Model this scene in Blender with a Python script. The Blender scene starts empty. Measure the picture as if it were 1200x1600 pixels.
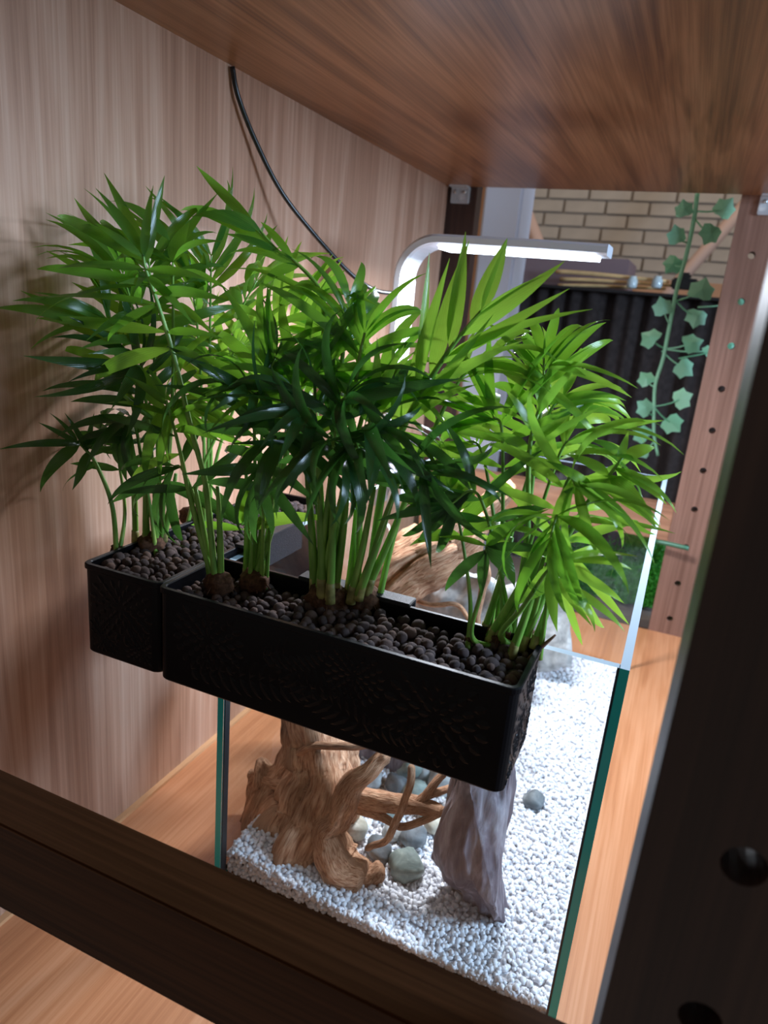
import bpy, bmesh, math, random
import numpy as np
from mathutils import Vector, Matrix, Quaternion, noise
random.seed(7); NR = np.random.default_rng(7)
S = bpy.context.scene; COL = S.collection

# ------------------------------------------------------------------ camera (solved from the photograph)
F = 1099.47
RM = Matrix(((0.9142528, 0.3958356, 0.0863475), (0.1920888, -0.2358603, -0.9526131), (-0.3567123, 0.8875157, -0.2916715)))
CAM = Vector((0.3619075, -0.5073628, 0.6125987))
cd = bpy.data.cameras.new('camera'); cam = bpy.data.objects.new('camera', cd); COL.objects.link(cam)
cd.sensor_fit = 'VERTICAL'; cd.sensor_height = 36; cd.lens = F / 1600 * 36
cd.clip_start = .01; cd.clip_end = 50
m = Matrix.Identity(4)
for r in range(3):
    m[r][0] = RM[0][r]; m[r][1] = -RM[1][r]; m[r][2] = -RM[2][r]; m[r][3] = CAM[r]
cam.matrix_world = m; S.camera = cam
cd.dof.use_dof = True; cd.dof.focus_distance = .60; cd.dof.aperture_fstop = 7.5

# ------------------------------------------------------------------ world, lights, exposure
S.view_settings.view_transform = 'Standard'; S.view_settings.look = 'None'
S.view_settings.gamma = 1; S.view_settings.use_curve_mapping = False
S.view_settings.exposure = 0.0
w = bpy.data.worlds.new('World'); S.world = w; w.use_nodes = True
w.node_tree.nodes['Background'].inputs[0].default_value = (1, .90, .82, 1)
w.node_tree.nodes['Background'].inputs[1].default_value = .17

def area(name, loc, target, size, power, color, size_y=None):
    l = bpy.data.lights.new(name, 'AREA'); l.energy = power; l.color = color
    l.size = size
    if size_y: l.shape = 'RECTANGLE'; l.size_y = size_y
    o = bpy.data.objects.new(name, l); COL.objects.link(o); o.location = loc
    o.rotation_euler = (Vector(target) - Vector(loc)).to_track_quat('-Z', 'Y').to_euler()
    return o
area('room_daylight', (1.7, .25, .95), (-.15, .15, .65), .5, 42, (.52, .73, 1))
area('brick_fill_light', (.9, 1.6, 2.2), (.3, 3, .9), .6, 8, (1, .84, .66))  # unseen warm area light added to brighten the brick background
area('upper_area_light', (-.9, .9, 2.4), (.2, 1.3, .3), .4, 12, (1, .85, .7))  # warm area light from above, aimed behind the cabinet
area('lamp_light', (.145, .447, .668), (.15, .44, 0), .19, 8.5, (.84, .90, 1), .022)

# ------------------------------------------------------------------ helpers
def px(u, v, x=None, y=None, z=None):
    r = RM.transposed() @ Vector(((u - 600) / F, (v - 800) / F, 1))
    if x is not None: t = (x - CAM.x) / r.x
    elif y is not None: t = (y - CAM.y) / r.y
    else: t = (z - CAM.z) / r.z
    return CAM + r * t
def rpx(p, r):                                   # radius in px -> metres at that point
    return r * ((Vector(p) - CAM) @ RM[2] if False else (RM @ (Vector(p) - CAM)).z) / F

def mat(name): 
    m = bpy.data.materials.new(name); m.use_nodes = True
    return m, m.node_tree.nodes, m.node_tree.links, m.node_tree.nodes['Principled BSDF']
def setp(b, col=None, rough=None, spec=None, metal=None, **k):
    if col is not None: b.inputs['Base Color'].default_value = (*col, 1)
    if rough is not None: b.inputs['Roughness'].default_value = rough
    if spec is not None: b.inputs['Specular IOR Level'].default_value = spec
    if metal is not None: b.inputs['Metallic'].default_value = metal
def ramp(n, stops):
    r = n.new('ShaderNodeValToRGB'); e = r.color_ramp.elements
    while len(e) < len(stops): e.new(.5)
    for i, (p, c) in enumerate(stops): e[i].position = p; e[i].color = (*c, 1)
    return r
def coords(n, l, scale, kind='Object', rot=(0, 0, 0)):
    t = n.new('ShaderNodeTexCoord'); mp = n.new('ShaderNodeMapping')
    mp.inputs['Scale'].default_value = scale; mp.inputs['Rotation'].default_value = rot
    l.new(t.outputs[kind], mp.inputs[0]); return mp
def tex(n, l, mp, scale, detail=4, rough=.55, dist=0):
    t = n.new('ShaderNodeTexNoise'); t.inputs['Scale'].default_value = scale
    t.inputs['Detail'].default_value = detail; t.inputs['Roughness'].default_value = rough; t.inputs['Distortion'].default_value = dist
    l.new(mp.outputs[0], t.inputs['Vector']); return t
def bump(n, l, b, src, strength=.2, dist=.001):
    bp = n.new('ShaderNodeBump'); bp.inputs['Strength'].default_value = strength; bp.inputs['Distance'].default_value = dist
    l.new(src, bp.inputs['Height']); l.new(bp.outputs[0], b.inputs['Normal'])
def simple(name, col, rough=.5, spec=.5, metal=0, noise_amt=0, nscale=60, bs=0):
    m, n, l, b = mat(name); setp(b, col, rough, spec, metal)
    if noise_amt or bs:
        mp = coords(n, l, (1, 1, 1)); t = tex(n, l, mp, nscale)
        if noise_amt:
            r = ramp(n, [(.3, tuple(c * (1 - noise_amt) for c in col)), (.7, tuple(min(1, c * (1 + noise_amt)) for c in col))])
            l.new(t.outputs[0], r.inputs[0]); l.new(r.outputs[0], b.inputs['Base Color'])
        if bs: bump(n, l, b, t.outputs[0], bs)
    return m
def wood(name, c0, c1, c2, axis, rough=.38, spec=.5, k=1.0, figure=1.0):
    m, n, l, b = mat(name); setp(b, rough=rough, spec=spec)
    def sc(a, c): return tuple(c if i == axis else a for i in range(3))
    mp1 = coords(n, l, sc(260 * k, 3.2 * k)); fine = tex(n, l, mp1, 1, 6, .65)
    mp2 = coords(n, l, sc(13 * k, 1.0 * k)); broad = tex(n, l, mp2, 1, 3, .5, 1.3)
    wv = n.new('ShaderNodeMath'); wv.operation = 'MULTIPLY'; wv.inputs[1].default_value = 26 * figure
    l.new(broad.outputs[0], wv.inputs[0])
    sn = n.new('ShaderNodeMath'); sn.operation = 'SINE'; l.new(wv.outputs[0], sn.inputs[0])
    a1 = n.new('ShaderNodeMath'); a1.operation = 'MULTIPLY_ADD'; a1.inputs[1].default_value = .10; l.new(sn.outputs[0], a1.inputs[0])
    l.new(fine.outputs[0], a1.inputs[2])
    a2 = n.new('ShaderNodeMath'); a2.operation = 'MULTIPLY_ADD'; a2.inputs[1].default_value = .55; l.new(broad.outputs[0], a2.inputs[0]); l.new(a1.outputs[0], a2.inputs[2])
    r = ramp(n, [(.50, c0), (.77, c1), (1.0, c2)]); l.new(a2.outputs[0], r.inputs[0])
    l.new(r.outputs[0], b.inputs['Base Color'])
    bump(n, l, b, fine.outputs[0], .12, .0006)
    return m

M = {}
M['wall'] = wood('walnut_panel_upright_grain', (.32, .165, .105), (.45, .25, .165), (.55, .34, .24), 2, .34)
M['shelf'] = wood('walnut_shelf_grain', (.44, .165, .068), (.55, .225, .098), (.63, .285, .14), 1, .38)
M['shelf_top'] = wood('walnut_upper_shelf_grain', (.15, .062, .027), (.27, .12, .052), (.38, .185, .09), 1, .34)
M['dark'] = wood('dark_stained_wood', (.022, .011, .009), (.036, .017, .013), (.050, .025, .018), 2, .42, .4)
M['darkx'] = wood('dark_stained_wood_rail', (.028, .009, .0035), (.050, .018, .0065), (.075, .027, .010), 0, .5, .10)
M['darkrear'] = wood('dark_stained_wood_lamplit', (.16, .075, .05), (.21, .105, .072), (.27, .14, .10), 2, .42, .4)  # same stain as the front posts, with lamp light put into the colour
M['rail_rear'] = wood('dark_stained_rail_lamplit', (.24, .11, .06), (.34, .16, .09), (.42, .21, .12), 0, .42, .4)  # dark stain again, lightened in colour as if lit by the lamp
M['edge'] = simple('pale_edge_band', (.62, .33, .16), .5)
M['black'] = simple('glossy_black_plastic', (.004, .004, .0055), .38, .16)
M['blackmatte'] = simple('rough_black_plastic', (.014, .015, .019), .5, .4, 0, .8, 900, .4)
M['cable'] = simple('black_rubber', (.008, .008, .009), .32, .5)
M['alu'] = simple('brushed_aluminium', (.66, .69, .75), .4, .5, .25)
M['lit_lamp_face'] = simple('lit_lamp_face', (.72, .74, .82), .35)  # LED light on the lamp's inner side put into a pale colour
M['pillar'] = simple('pale_painted_pillar', (.60, .60, .68), .6)
M['hose'] = simple('white_silicone_hose', (.85, .86, .9), .3)
M['steel'] = simple('screw_steel', (.6, .6, .62), .25, .5, 1)
M['green_tube'] = simple('green_tube_plastic', (.05, .16, .09), .4)
M['hole'] = simple('hole_dark', (.01, .007, .006), .8)
M['brick'] = simple('cream_glazed_brick', (.47, .40, .33), .5, .5, 0, .12, 9)
M['mortar'] = simple('grey_mortar', (.39, .32, .26), .9)
M['curtain'] = simple('black_fleece', (.036, .027, .025), .95, .2, 0, .3, 60, .4)
M['dowel'] = simple('pale_wood', (.62, .42, .2), .5, .5, 0, .2, 30)
M['brace'] = simple('pink_beige_wood', (.5, .33, .26), .6)
M['box'] = simple('mauve_grey_board', (.21, .14, .15), .7)
M['orange_board'] = simple('orange_wood_board', (.5, .26, .14), .6, .5, 0, .15, 8)
M['room'] = simple('dim_room_wall', (.13, .10, .085), .9)
M['roomfloor'] = simple('dim_room_floor', (.09, .075, .065), .8)

# emission of the LED strip
m_, n_, l_, b_ = mat('led_white'); setp(b_, (.9, .95, 1), .4)
b_.inputs['Emission Color'].default_value = (.72, .84, 1, 1); b_.inputs['Emission Strength'].default_value = 9; M['led'] = m_

def glass_mat(name, tint, coat=.0):
    m, n, l, b = mat(name); n.remove(b)
    out = [x for x in n if x.type == 'OUTPUT_MATERIAL'][0]
    t = n.new('ShaderNodeBsdfTransparent'); t.inputs[0].default_value = (*tint, 1)
    g = n.new('ShaderNodeBsdfGlossy'); g.inputs['Roughness'].default_value = .02
    lw = n.new('ShaderNodeLayerWeight'); lw.inputs[0].default_value = .5
    pw = n.new('ShaderNodeMath'); pw.operation = 'POWER'; pw.inputs[1].default_value = 4.5; l.new(lw.outputs['Facing'], pw.inputs[0])
    fr = n.new('ShaderNodeMath'); fr.operation = 'MULTIPLY_ADD'; fr.inputs[1].default_value = .5; fr.inputs[2].default_value = .022; l.new(pw.outputs[0], fr.inputs[0])
    mx = n.new('ShaderNodeMixShader'); l.new(fr.outputs[0], mx.inputs[0]); l.new(t.outputs[0], mx.inputs[1]); l.new(g.outputs[0], mx.inputs[2])
    l.new(mx.outputs[0], out.inputs[0]); return m
M['glass'] = glass_mat('clear_float_glass', (.975, .985, .985))
m_, n_, l_, b_ = mat('teal_glass_edge'); setp(b_, (.03, .58, .62), .12, .6); M['teal'] = m_
m_, n_, l_, b_ = mat('glass_top_edge_sheen'); setp(b_, (.42, .52, .62), .15, .8); M['topedge'] = m_  # reflected light painted bluish-white onto upward glass edges
M['silicone'] = simple('black_silicone', (.012, .02, .025), .4)
M['bracket'] = simple('clear_plastic', (.75, .74, .74), .2, .8); M['bracket'].node_tree.nodes['Principled BSDF'].inputs['Alpha'].default_value = .5

def leaf_mat(name, dark, light, trans, tw=.45, rough=.2, tip=None):
    m, n, l, b = mat(name); setp(b, rough=rough, spec=.6)
    oi = n.new('ShaderNodeObjectInfo'); r = ramp(n, [(0, dark), (1, light)]); l.new(oi.outputs['Random'], r.inputs[0])
    tc = n.new('ShaderNodeTexCoord'); sp = n.new('ShaderNodeSeparateXYZ'); l.new(tc.outputs['Object'], sp.inputs[0])
    mu = n.new('ShaderNodeMath'); mu.operation = 'MULTIPLY'; mu.inputs[1].default_value = 52; l.new(sp.outputs['Y'], mu.inputs[0])
    sn = n.new('ShaderNodeMath'); sn.operation = 'SINE'; l.new(mu.outputs[0], sn.inputs[0])
    bump(n, l, b, sn.outputs[0], .22, .0006)
    mr = n.new('ShaderNodeMapRange'); mr.inputs[1].default_value = -1; mr.inputs[2].default_value = 1; mr.inputs[3].default_value = .8; mr.inputs[4].default_value = 1.15
    l.new(sn.outputs[0], mr.inputs[0])
    mc = n.new('ShaderNodeMix'); mc.data_type = 'RGBA'; mc.blend_type = 'MULTIPLY'; mc.inputs[0].default_value = 1
    l.new(r.outputs[0], mc.inputs[6]); l.new(mr.outputs[0], mc.inputs[7]); l.new(mc.outputs[2], b.inputs['Base Color'])
    tr = n.new('ShaderNodeBsdfTranslucent'); tr.inputs[0].default_value = (*trans, 1)
    mx = n.new('ShaderNodeMixShader'); mx.inputs[0].default_value = tw
    out = [x for x in n if x.type == 'OUTPUT_MATERIAL'][0]
    l.new(b.outputs[0], mx.inputs[1]); l.new(tr.outputs[0], mx.inputs[2]); l.new(mx.outputs[0], out.inputs[0]); return m
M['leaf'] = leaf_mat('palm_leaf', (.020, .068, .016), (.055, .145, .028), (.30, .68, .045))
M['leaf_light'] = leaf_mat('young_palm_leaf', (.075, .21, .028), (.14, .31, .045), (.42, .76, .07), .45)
M['leaf_dark'] = leaf_mat('dark_palm_leaf', (.010, .038, .013), (.024, .075, .022), (.10, .30, .04), .36)  # darker green variant of the palm leaf
M['ivy'] = leaf_mat('ivy_leaf', (.12, .42, .24), (.32, .66, .46), (.35, .75, .45), .3, .45)
M['bush'] = leaf_mat('bright_artificial_foliage', (.03, .22, .02), (.07, .4, .04), (.1, .6, .04), .3, .6)
m_, n_, l_, b_ = mat('palm_stem'); setp(b_, rough=.4)
mp_ = coords(n_, l_, (140, 140, 25)); t_ = tex(n_, l_, mp_, 1, 3)
r_ = ramp(n_, [(.3, (.09, .24, .03)), (.6, (.22, .42, .07)), (.8, (.42, .52, .13))]); l_.new(t_.outputs[0], r_.inputs[0]); l_.new(r_.outputs[0], b_.inputs['Base Color']); M['stem'] = m_
M['sheath'] = simple('pale_stem_sheath', (.27, .25, .08), .5, .5, 0, .5, 120)
M['root'] = simple('brown_root_fibre', (.085, .04, .022), .9, .2, 0, .6, 250, .6)
M['twig'] = simple('brown_twig', (.16, .08, .05), .8)
# clay balls
m_, n_, l_, b_ = mat('expanded_clay'); setp(b_, rough=.85, spec=.3)
oi_ = n_.new('ShaderNodeObjectInfo'); mp_ = coords(n_, l_, (1, 1, 1)); t_ = tex(n_, l_, mp_, 420, 5, .6)
r1 = ramp(n_, [(0, (.045, .033, .033)), (.6, (.085, .058, .052)), (1, (.14, .085, .065))]); l_.new(oi_.outputs['Random'], r1.inputs[0])
r2 = ramp(n_, [(.3, (.55, .55, .6)), (.7, (1.3, 1.25, 1.25))]); l_.new(t_.outputs[0], r2.inputs[0])
mc_ = n_.new('ShaderNodeMix'); mc_.data_type = 'RGBA'; mc_.blend_type = 'MULTIPLY'; mc_.inputs[0].default_value = 1
l_.new(r1.outputs[0], mc_.inputs[6]); l_.new(r2.outputs[0], mc_.inputs[7]); l_.new(mc_.outputs[2], b_.inputs['Base Color'])
bump(n_, l_, b_, t_.outputs[0], .5, .0015); M['clay'] = m_
# white gravel
m_, n_, l_, b_ = mat('white_gravel'); setp(b_, rough=.45, spec=.5)
mp_ = coords(n_, l_, (1, 1, 1)); t_ = tex(n_, l_, mp_, 160, 2)
r_ = ramp(n_, [(.25, (.60, .61, .66)), (.5, (.80, .80, .83)), (.70, (.84, .83, .84)), (.78, (.74, .62, .48))]); l_.new(t_.outputs[0], r_.inputs[0]); l_.new(r_.outputs[0], b_.inputs['Base Color']); M['gravel'] = m_
# driftwood (uv: u around, v along)
m_, n_, l_, b_ = mat('driftwood'); setp(b_, rough=.75, spec=.25)
mp_ = coords(n_, l_, (7, 1.0, 1), 'UV'); t_ = tex(n_, l_, mp_, 3, 6, .6, .6)
mp2_ = coords(n_, l_, (1, 1, 1)); t2_ = tex(n_, l_, mp2_, 24, 3, .5)
r_ = ramp(n_, [(.28, (.09, .035, .018)), (.40, (.46, .21, .11)), (.56, (.74, .43, .26)), (.8, (.90, .64, .46))]); l_.new(t_.outputs[0], r_.inputs[0])
r2_ = ramp(n_, [(.35, (.45, .40, .36)), (.6, (1.1, 1.1, 1.1))]); l_.new(t2_.outputs[0], r2_.inputs[0])
mc_ = n_.new('ShaderNodeMix'); mc_.data_type = 'RGBA'; mc_.blend_type = 'MULTIPLY'; mc_.inputs[0].default_value = .8
l_.new(r_.outputs[0], mc_.inputs[6]); l_.new(r2_.outputs[0], mc_.inputs[7]); l_.new(mc_.outputs[2], b_.inputs['Base Color'])
bump(n_, l_, b_, t_.outputs[0], .7, .004); M['drift'] = m_
def rock_mat(name, c0, c1, c2, sc=(60, 60, 14), rot=(0, .25, 0)):
    m, n, l, b = mat(name); setp(b, rough=.6, spec=.4)
    mp = coords(n, l, sc, 'Object', rot); t = tex(n, l, mp, 1, 6, .62, .5)
    r = ramp(n, [(.32, c0), (.5, c1), (.68, c2)]); l.new(t.outputs[0], r.inputs[0]); l.new(r.outputs[0], b.inputs['Base Color'])
    bump(n, l, b, t.outputs[0], .5, .003); return m
M['slate'] = rock_mat('purple_grey_slate', (.10, .075, .09), (.21, .17, .19), (.44, .40, .43))
M['greyrock'] = rock_mat('pale_grey_rock', (.20, .21, .21), (.42, .43, .42), (.66, .67, .66), (30, 30, 30))
M['greenstone'] = rock_mat('green_grey_stone', (.13, .17, .16), (.24, .30, .27), (.42, .48, .42), (40, 40, 40))
M['darkstone'] = rock_mat('blue_grey_stone', (.07, .08, .085), (.14, .16, .17), (.26, .28, .28), (40, 40, 40))
M['tanstone'] = rock_mat('cream_stone', (.32, .29, .22), (.52, .48, .38), (.70, .68, .60), (40, 40, 40))

def link(o, parent=None):
    COL.objects.link(o)
    if parent: o.parent = parent
    return o
def meshobj(name, verts, faces, material, parent=None, smooth=False):
    me = bpy.data.meshes.new(name); me.from_pydata([tuple(v) for v in verts], [], faces)
    for mm in (material if isinstance(material, (list, tuple)) else [material]): me.materials.append(mm)
    if smooth: me.polygons.foreach_set('use_smooth', [True] * len(me.polygons))
    me.update(); return link(bpy.data.objects.new(name, me), parent)
def bmobj(name, bm, material, parent=None, smooth=False):
    me = bpy.data.meshes.new(name); bm.normal_update(); bm.to_mesh(me); bm.free()
    for mm in (material if isinstance(material, (list, tuple)) else [material]): me.materials.append(mm)
    if smooth: me.polygons.foreach_set('use_smooth', [True] * len(me.polygons))
    return link(bpy.data.objects.new(name, me), parent)
def tag(o, label=None, cat=None, group=None, kind=None):
    if label: o['label'] = label
    if cat: o['category'] = cat
    if group: o['group'] = group
    if kind: o['kind'] = kind
    return o
def empty(name, loc=(0, 0, 0), rz=0):
    o = bpy.data.objects.new(name, None); COL.objects.link(o); o.location = loc; o.rotation_euler = (0, 0, rz); o.empty_display_size = .02; return o
def add_box(bm, a, b, bev=0, mi=0):
    a = Vector(a); b = Vector(b)
    r = bmesh.ops.create_cube(bm, size=1)
    for v in r['verts']:
        v.co = Vector(((a[i] + b[i]) / 2 + v.co[i] * (b[i] - a[i]) for i in range(3)))
    fs = set(f for v in r['verts'] for f in v.link_faces)
    for f in fs: f.material_index = mi
    if bev: bmesh.ops.bevel(bm, geom=list({e for f in fs for e in f.edges}), offset=bev, segments=2, affect='EDGES')
    return r['verts']
def box(name, a, b, material, parent=None, bev=0):
    bm = bmesh.new(); add_box(bm, a, b, bev); return bmobj(name, bm, material, parent)
def frames(pts):
    fr = []; n = None
    for i in range(len(pts)):
        t = (pts[min(i + 1, len(pts) - 1)] - pts[max(i - 1, 0)]).normalized()
        if n is None:
            n = t.orthogonal().normalized()
        n = (n - t * n.dot(t)); n = n.normalized() if n.length > 1e-6 else t.orthogonal().normalized()
        fr.append((t, n, t.cross(n)))
    return fr
def tube_data(pts, rad, seg=8, fn=None, off=0):
    vs, fs = [], []
    fr = frames(pts)
    for i, p in enumerate(pts):
        t, n, b = fr[i]
        for j in range(seg):
            a = 2 * math.pi * j / seg; r = rad[i]
            if fn: r *= fn(i, j, a)
            vs.append(p + (n * math.cos(a) + b * math.sin(a)) * r)
    for i in range(len(pts) - 1):
        for j in range(seg):
            k = (j + 1) % seg
            fs.append((off + i * seg + j, off + i * seg + k, off + (i + 1) * seg + k, off + (i + 1) * seg + j))
    fs.append(tuple(off + j for j in reversed(range(seg)))); fs.append(tuple(off + (len(pts) - 1) * seg + j for j in range(seg)))
    return vs, fs
def smooth_path(ctrl, n):
    c = [Vector(p) for p in ctrl]; c = [c[0] * 2 - c[1]] + c + [c[-1] * 2 - c[-2]]; out = []
    m = len(c) - 3
    for i in range(n):
        s = i / (n - 1) * m; k = min(int(s), m - 1); t = s - k
        p0, p1, p2, p3 = c[k:k + 4]
        out.append(.5 * ((2 * p1) + (p2 - p0) * t + (2 * p0 - 5 * p1 + 4 * p2 - p3) * t * t + (3 * p1 - p0 - 3 * p2 + p3) * t ** 3))
    return out
def interp(vals, n):
    m = len(vals) - 1; return [vals[min(int(i / (n - 1) * m), m - 1)] * (1 - (i / (n - 1) * m - min(int(i / (n - 1) * m), m - 1))) + vals[min(int(i / (n - 1) * m), m - 1) + 1] * (i / (n - 1) * m - min(int(i / (n - 1) * m), m - 1)) for i in range(n)]
def tube(name, ctrl, rad, material, parent=None, seg=8, n=24):
    pts = smooth_path(ctrl, n); rr = interp(rad, n) if isinstance(rad, (list, tuple)) else [rad] * n
    v, f = tube_data(pts, rr, seg); return meshobj(name, v, f, material, parent, True)

# ------------------------------------------------------------------ the setting: cabinet shell
XL, XR, YF, YB, ZC = -.15, .4615, -.25, .952, .835
tag(box('wall_left', (XL - .018, YF + .05, -.04), (XL, YB + .05, 1.0), M['wall']), 'greyish walnut side panel with fine upright grain', kind='structure')
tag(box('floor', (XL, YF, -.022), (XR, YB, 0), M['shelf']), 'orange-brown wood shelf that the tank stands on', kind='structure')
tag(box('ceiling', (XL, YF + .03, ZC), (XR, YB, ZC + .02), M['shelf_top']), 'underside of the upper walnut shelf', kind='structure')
tag(box('trim_1', (XL, YF + .05, 0), (XL + .007, YB, .004), M['edge']), 'pale strip where shelf meets left panel', kind='structure')

# posts drilled with a row of holes through them
def post(name, x0, x1, y0, y1, z0, z1, holes, hr, material, label):
    bm = bmesh.new(); xc = (x0 + x1) / 2; N = 16
    def V(x, y, z): return bm.verts.new((x, y, z))
    zs = [z0]
    for h in holes: zs += [h - hr * 1.6, h + hr * 1.6]
    zs += [z1]
    for y, flip in ((y0, False), (y1, True)):
        # plain stretches
        for i in range(0, len(zs), 2):
            f = [V(x0, y, zs[i]), V(x1, y, zs[i]), V(x1, y, zs[i + 1]), V(x0, y, zs[i + 1])]
            bm.faces.new(f[::-1] if flip else f)
        for h in holes:
            ring, out = [], []
            for k in range(N):
                a = 2 * math.pi * k / N; c, s = math.cos(a), math.sin(a); q = max(abs(c), abs(s))
                ring.append(V(xc + c * hr, y, h + s * hr)); out.append(V(xc + c / q * (x1 - x0) / 2, y, h + s / q * hr * 1.6))
            for k in range(N):
                j = (k + 1) % N; f = [ring[k], out[k], out[j], ring[j]]
                bm.faces.new(f[::-1] if flip else f)
    for h in holes:
        ra = [V(xc + math.cos(2 * math.pi * k / N) * hr, y0, h + math.sin(2 * math.pi * k / N) * hr) for k in range(N)]
        rb = [V(v.co.x, y1, v.co.z) for v in ra]
        for k in range(N):
            j = (k + 1) % N; bm.faces.new([ra[k], ra[j], rb[j], rb[k]])
    for x, fl in ((x0, 0), (x1, 1)):
        f = [V(x, y0, z0), V(x, y1, z0), V(x, y1, z1), V(x, y0, z1)]
        bm.faces.new(f if fl else f[::-1])
    for z, fl in ((z0, 0), (z1, 1)):
        f = [V(x0, y0, z), V(x1, y0, z), V(x1, y1, z), V(x0, y1, z)]
        bm.faces.new(f if fl else f[::-1])
    bmesh.ops.remove_doubles(bm, verts=bm.verts, dist=1e-5)
    bmesh.ops.recalc_face_normals(bm, faces=bm.faces)
    return tag(bmobj(name, bm, material), label, 'post')
rear_holes = [.0345 + .0781 * i for i in range(11)]
post('drilled_post', .389, .461, YB, YB + .035, -.04, 1.0, rear_holes, .0062, M['darkrear'], 'dark-stained rear post, coloured lamplit brown, with a row of small holes, right of the tank')
post('drilled_post', -.149, -.088, YB, YB + .035, -.04, 1.0, rear_holes, .0062, M['dark'], 'dark brown rear post in the corner beside the left panel')
front_holes = [.0345 + .0773 * i - .0075 for i in range(2, 11)]
fh = [.4197 - .0773 * k for k in range(5, -6, -1)]
post('drilled_post', .3812, .4532, YF, YF + .048, -.04, 1.0, fh, .0085, M['dark'], 'near-black front post with large round holes, nearest on the right')
post('drilled_post', -.149, -.1, YF, YF + .048, -.04, 1.0, fh, .0075, M['dark'], 'dark front post beside the left panel')
tag(box('front_rail', (-.1, -.24, .178), (.3812, -.2, .2530), M['darkx'], bev=.0015), 'dark brown wooden rail crossing in front of the tank', 'rail')
tag(box('rear_rail', (-.088, YB, .195), (.389, YB + .03, .268), M['rail_rear'], bev=.001), 'dark-stained wooden rail behind the tank, coloured lamplit brown', 'rail')
# clear plastic shelf brackets with screws
for lab, bx, s in (('clear plastic shelf bracket at the rear left post', -.121, -1), ('clear plastic shelf bracket at the rear right post', .437, 1)):
    t = empty('shelf_bracket', (bx, YB - .004, ZC - .02)); tag(t, lab, 'bracket')
    bm = bmesh.new(); add_box(bm, (-.019, -.003, -.012), (.019, .004, .0195), .0015); add_box(bm, (-.019, -.022, .016), (.019, -.003, .0195), .001)
    bmobj('plate', bm, M['bracket'], t)
    for q in (-.010, .010):
        bm = bmesh.new(); bmesh.ops.create_uvsphere(bm, u_segments=10, v_segments=6, radius=.0035, matrix=Matrix.Translation((q, -.004, .009)) @ Matrix.Diagonal((1, .6, 1, 1))); bmobj('screw', bm, M['steel'], t, True)

# ------------------------------------------------------------------ room beyond the cabinet
room = tag(box('floor', (-4, YB + .1, -.75), (4, 4.2, -.7), M['roomfloor']), kind='structure')
wb = tag(box('wall_back', (-3, 3.02, -.7), (3, 3.1, 2.6), M['mortar']), 'far wall of cream bricks in grey mortar', kind='structure')
BW, BH = .186, .0575
me_b = None; sp = px(820, 300, y=3.0)
for r in range(17):
    z = 1.12 - r * BH + .13; x = -1.05 + (r % 2) * BW * .5 + ((r * 37) % 5) * .004
    for c in range(17):
        if me_b is None:
            o = box('brick', (-BW / 2 + .005, -.012, -BH / 2 + .004), (BW / 2 - .005, .012, BH / 2 - .004), M['brick'], wb, .002); me_b = o.data
        else:
            o = link(bpy.data.objects.new('brick', me_b), wb)
        o.location = (x, 3.015 + random.uniform(-.002, .002), z); x += BW
# beam of orange wood under the bricks, curtain in front
tag(box('orange_beam', (-.5, 2.6, .70), (.9, 2.66, .77), M['orange_board'], bev=.003), 'orange wooden beam below the bricks', 'beam')
# pleated dark curtain
vs, fs = [], []; nx = 180; x0, x1 = -.26, .47; yc = 1.55
top = px(930, 452, y=yc).z
for k, y in ((0, 0), (1, .012)):
    for i in range(nx):
        x = x0 + (x1 - x0) * i / (nx - 1); d = .008 * math.sin(x * 120 + .9 * math.sin(x * 31)) + .006 * math.sin(x * 63)
        for zz in (-.6, top): vs.append((x, yc + d + y, zz))
for k in range(2):
    for i in range(nx - 1):
        a = k * nx * 2 + i * 2; fs.append((a, a + 2, a + 3, a + 1) if k == 0 else (a, a + 1, a + 3, a + 2))
for i in range(nx - 1):
    a = i * 2 + 1; b = a + nx * 2; fs.append((a, a + 2, b + 2, b))
tag(meshobj('pleated_curtain', vs, fs, M['curtain'], None, True), 'black pleated cloth hanging behind the shelf opening', 'curtain')
# things along the top of the curtain
t = empty('curtain_ledge', (0, 0, 0))
tag(box('cover_board', (-.26, yc + .05, top - .02), (.16, yc + .30, top + .085), M['box'], bev=.003), 'mauve-grey board above the black curtain', 'board')
bpy.data.objects.remove(t)
lz = top + .006
ledge = tag(box('shelf_board', (-.26, yc - .03, lz - .012), (.47, yc + .04, lz - .004), M['hole'], bev=.001), 'thin black shelf edge along the top of the curtain', 'shelf')
dn = 0
for (u0, v0, u1, v1, r, lab) in ((868, 424, 1045, 440, .0055, 'uppermost pale wooden stick on the shelf above the curtain'), (875, 436, 1050, 446, .005, 'middle pale wooden stick on the shelf above the curtain'), (872, 446, 1040, 451, .0045, 'lowest pale wooden stick on the shelf above the curtain')):
    a = px(u0, v0, y=yc - .02 + dn * .012); b = px(u1, v1, y=yc - .02 + dn * .012); dn += 1
    tag(tube('wooden_stick', [a, a.lerp(b, .35) + Vector((0, 0, .002)), b], [r, r, r * .8], M['dowel'], None, 8, 10), lab, 'stick')
M['bottle'] = simple('frosted_glass_cap', (.5, .62, .66), .15, .8)
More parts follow.
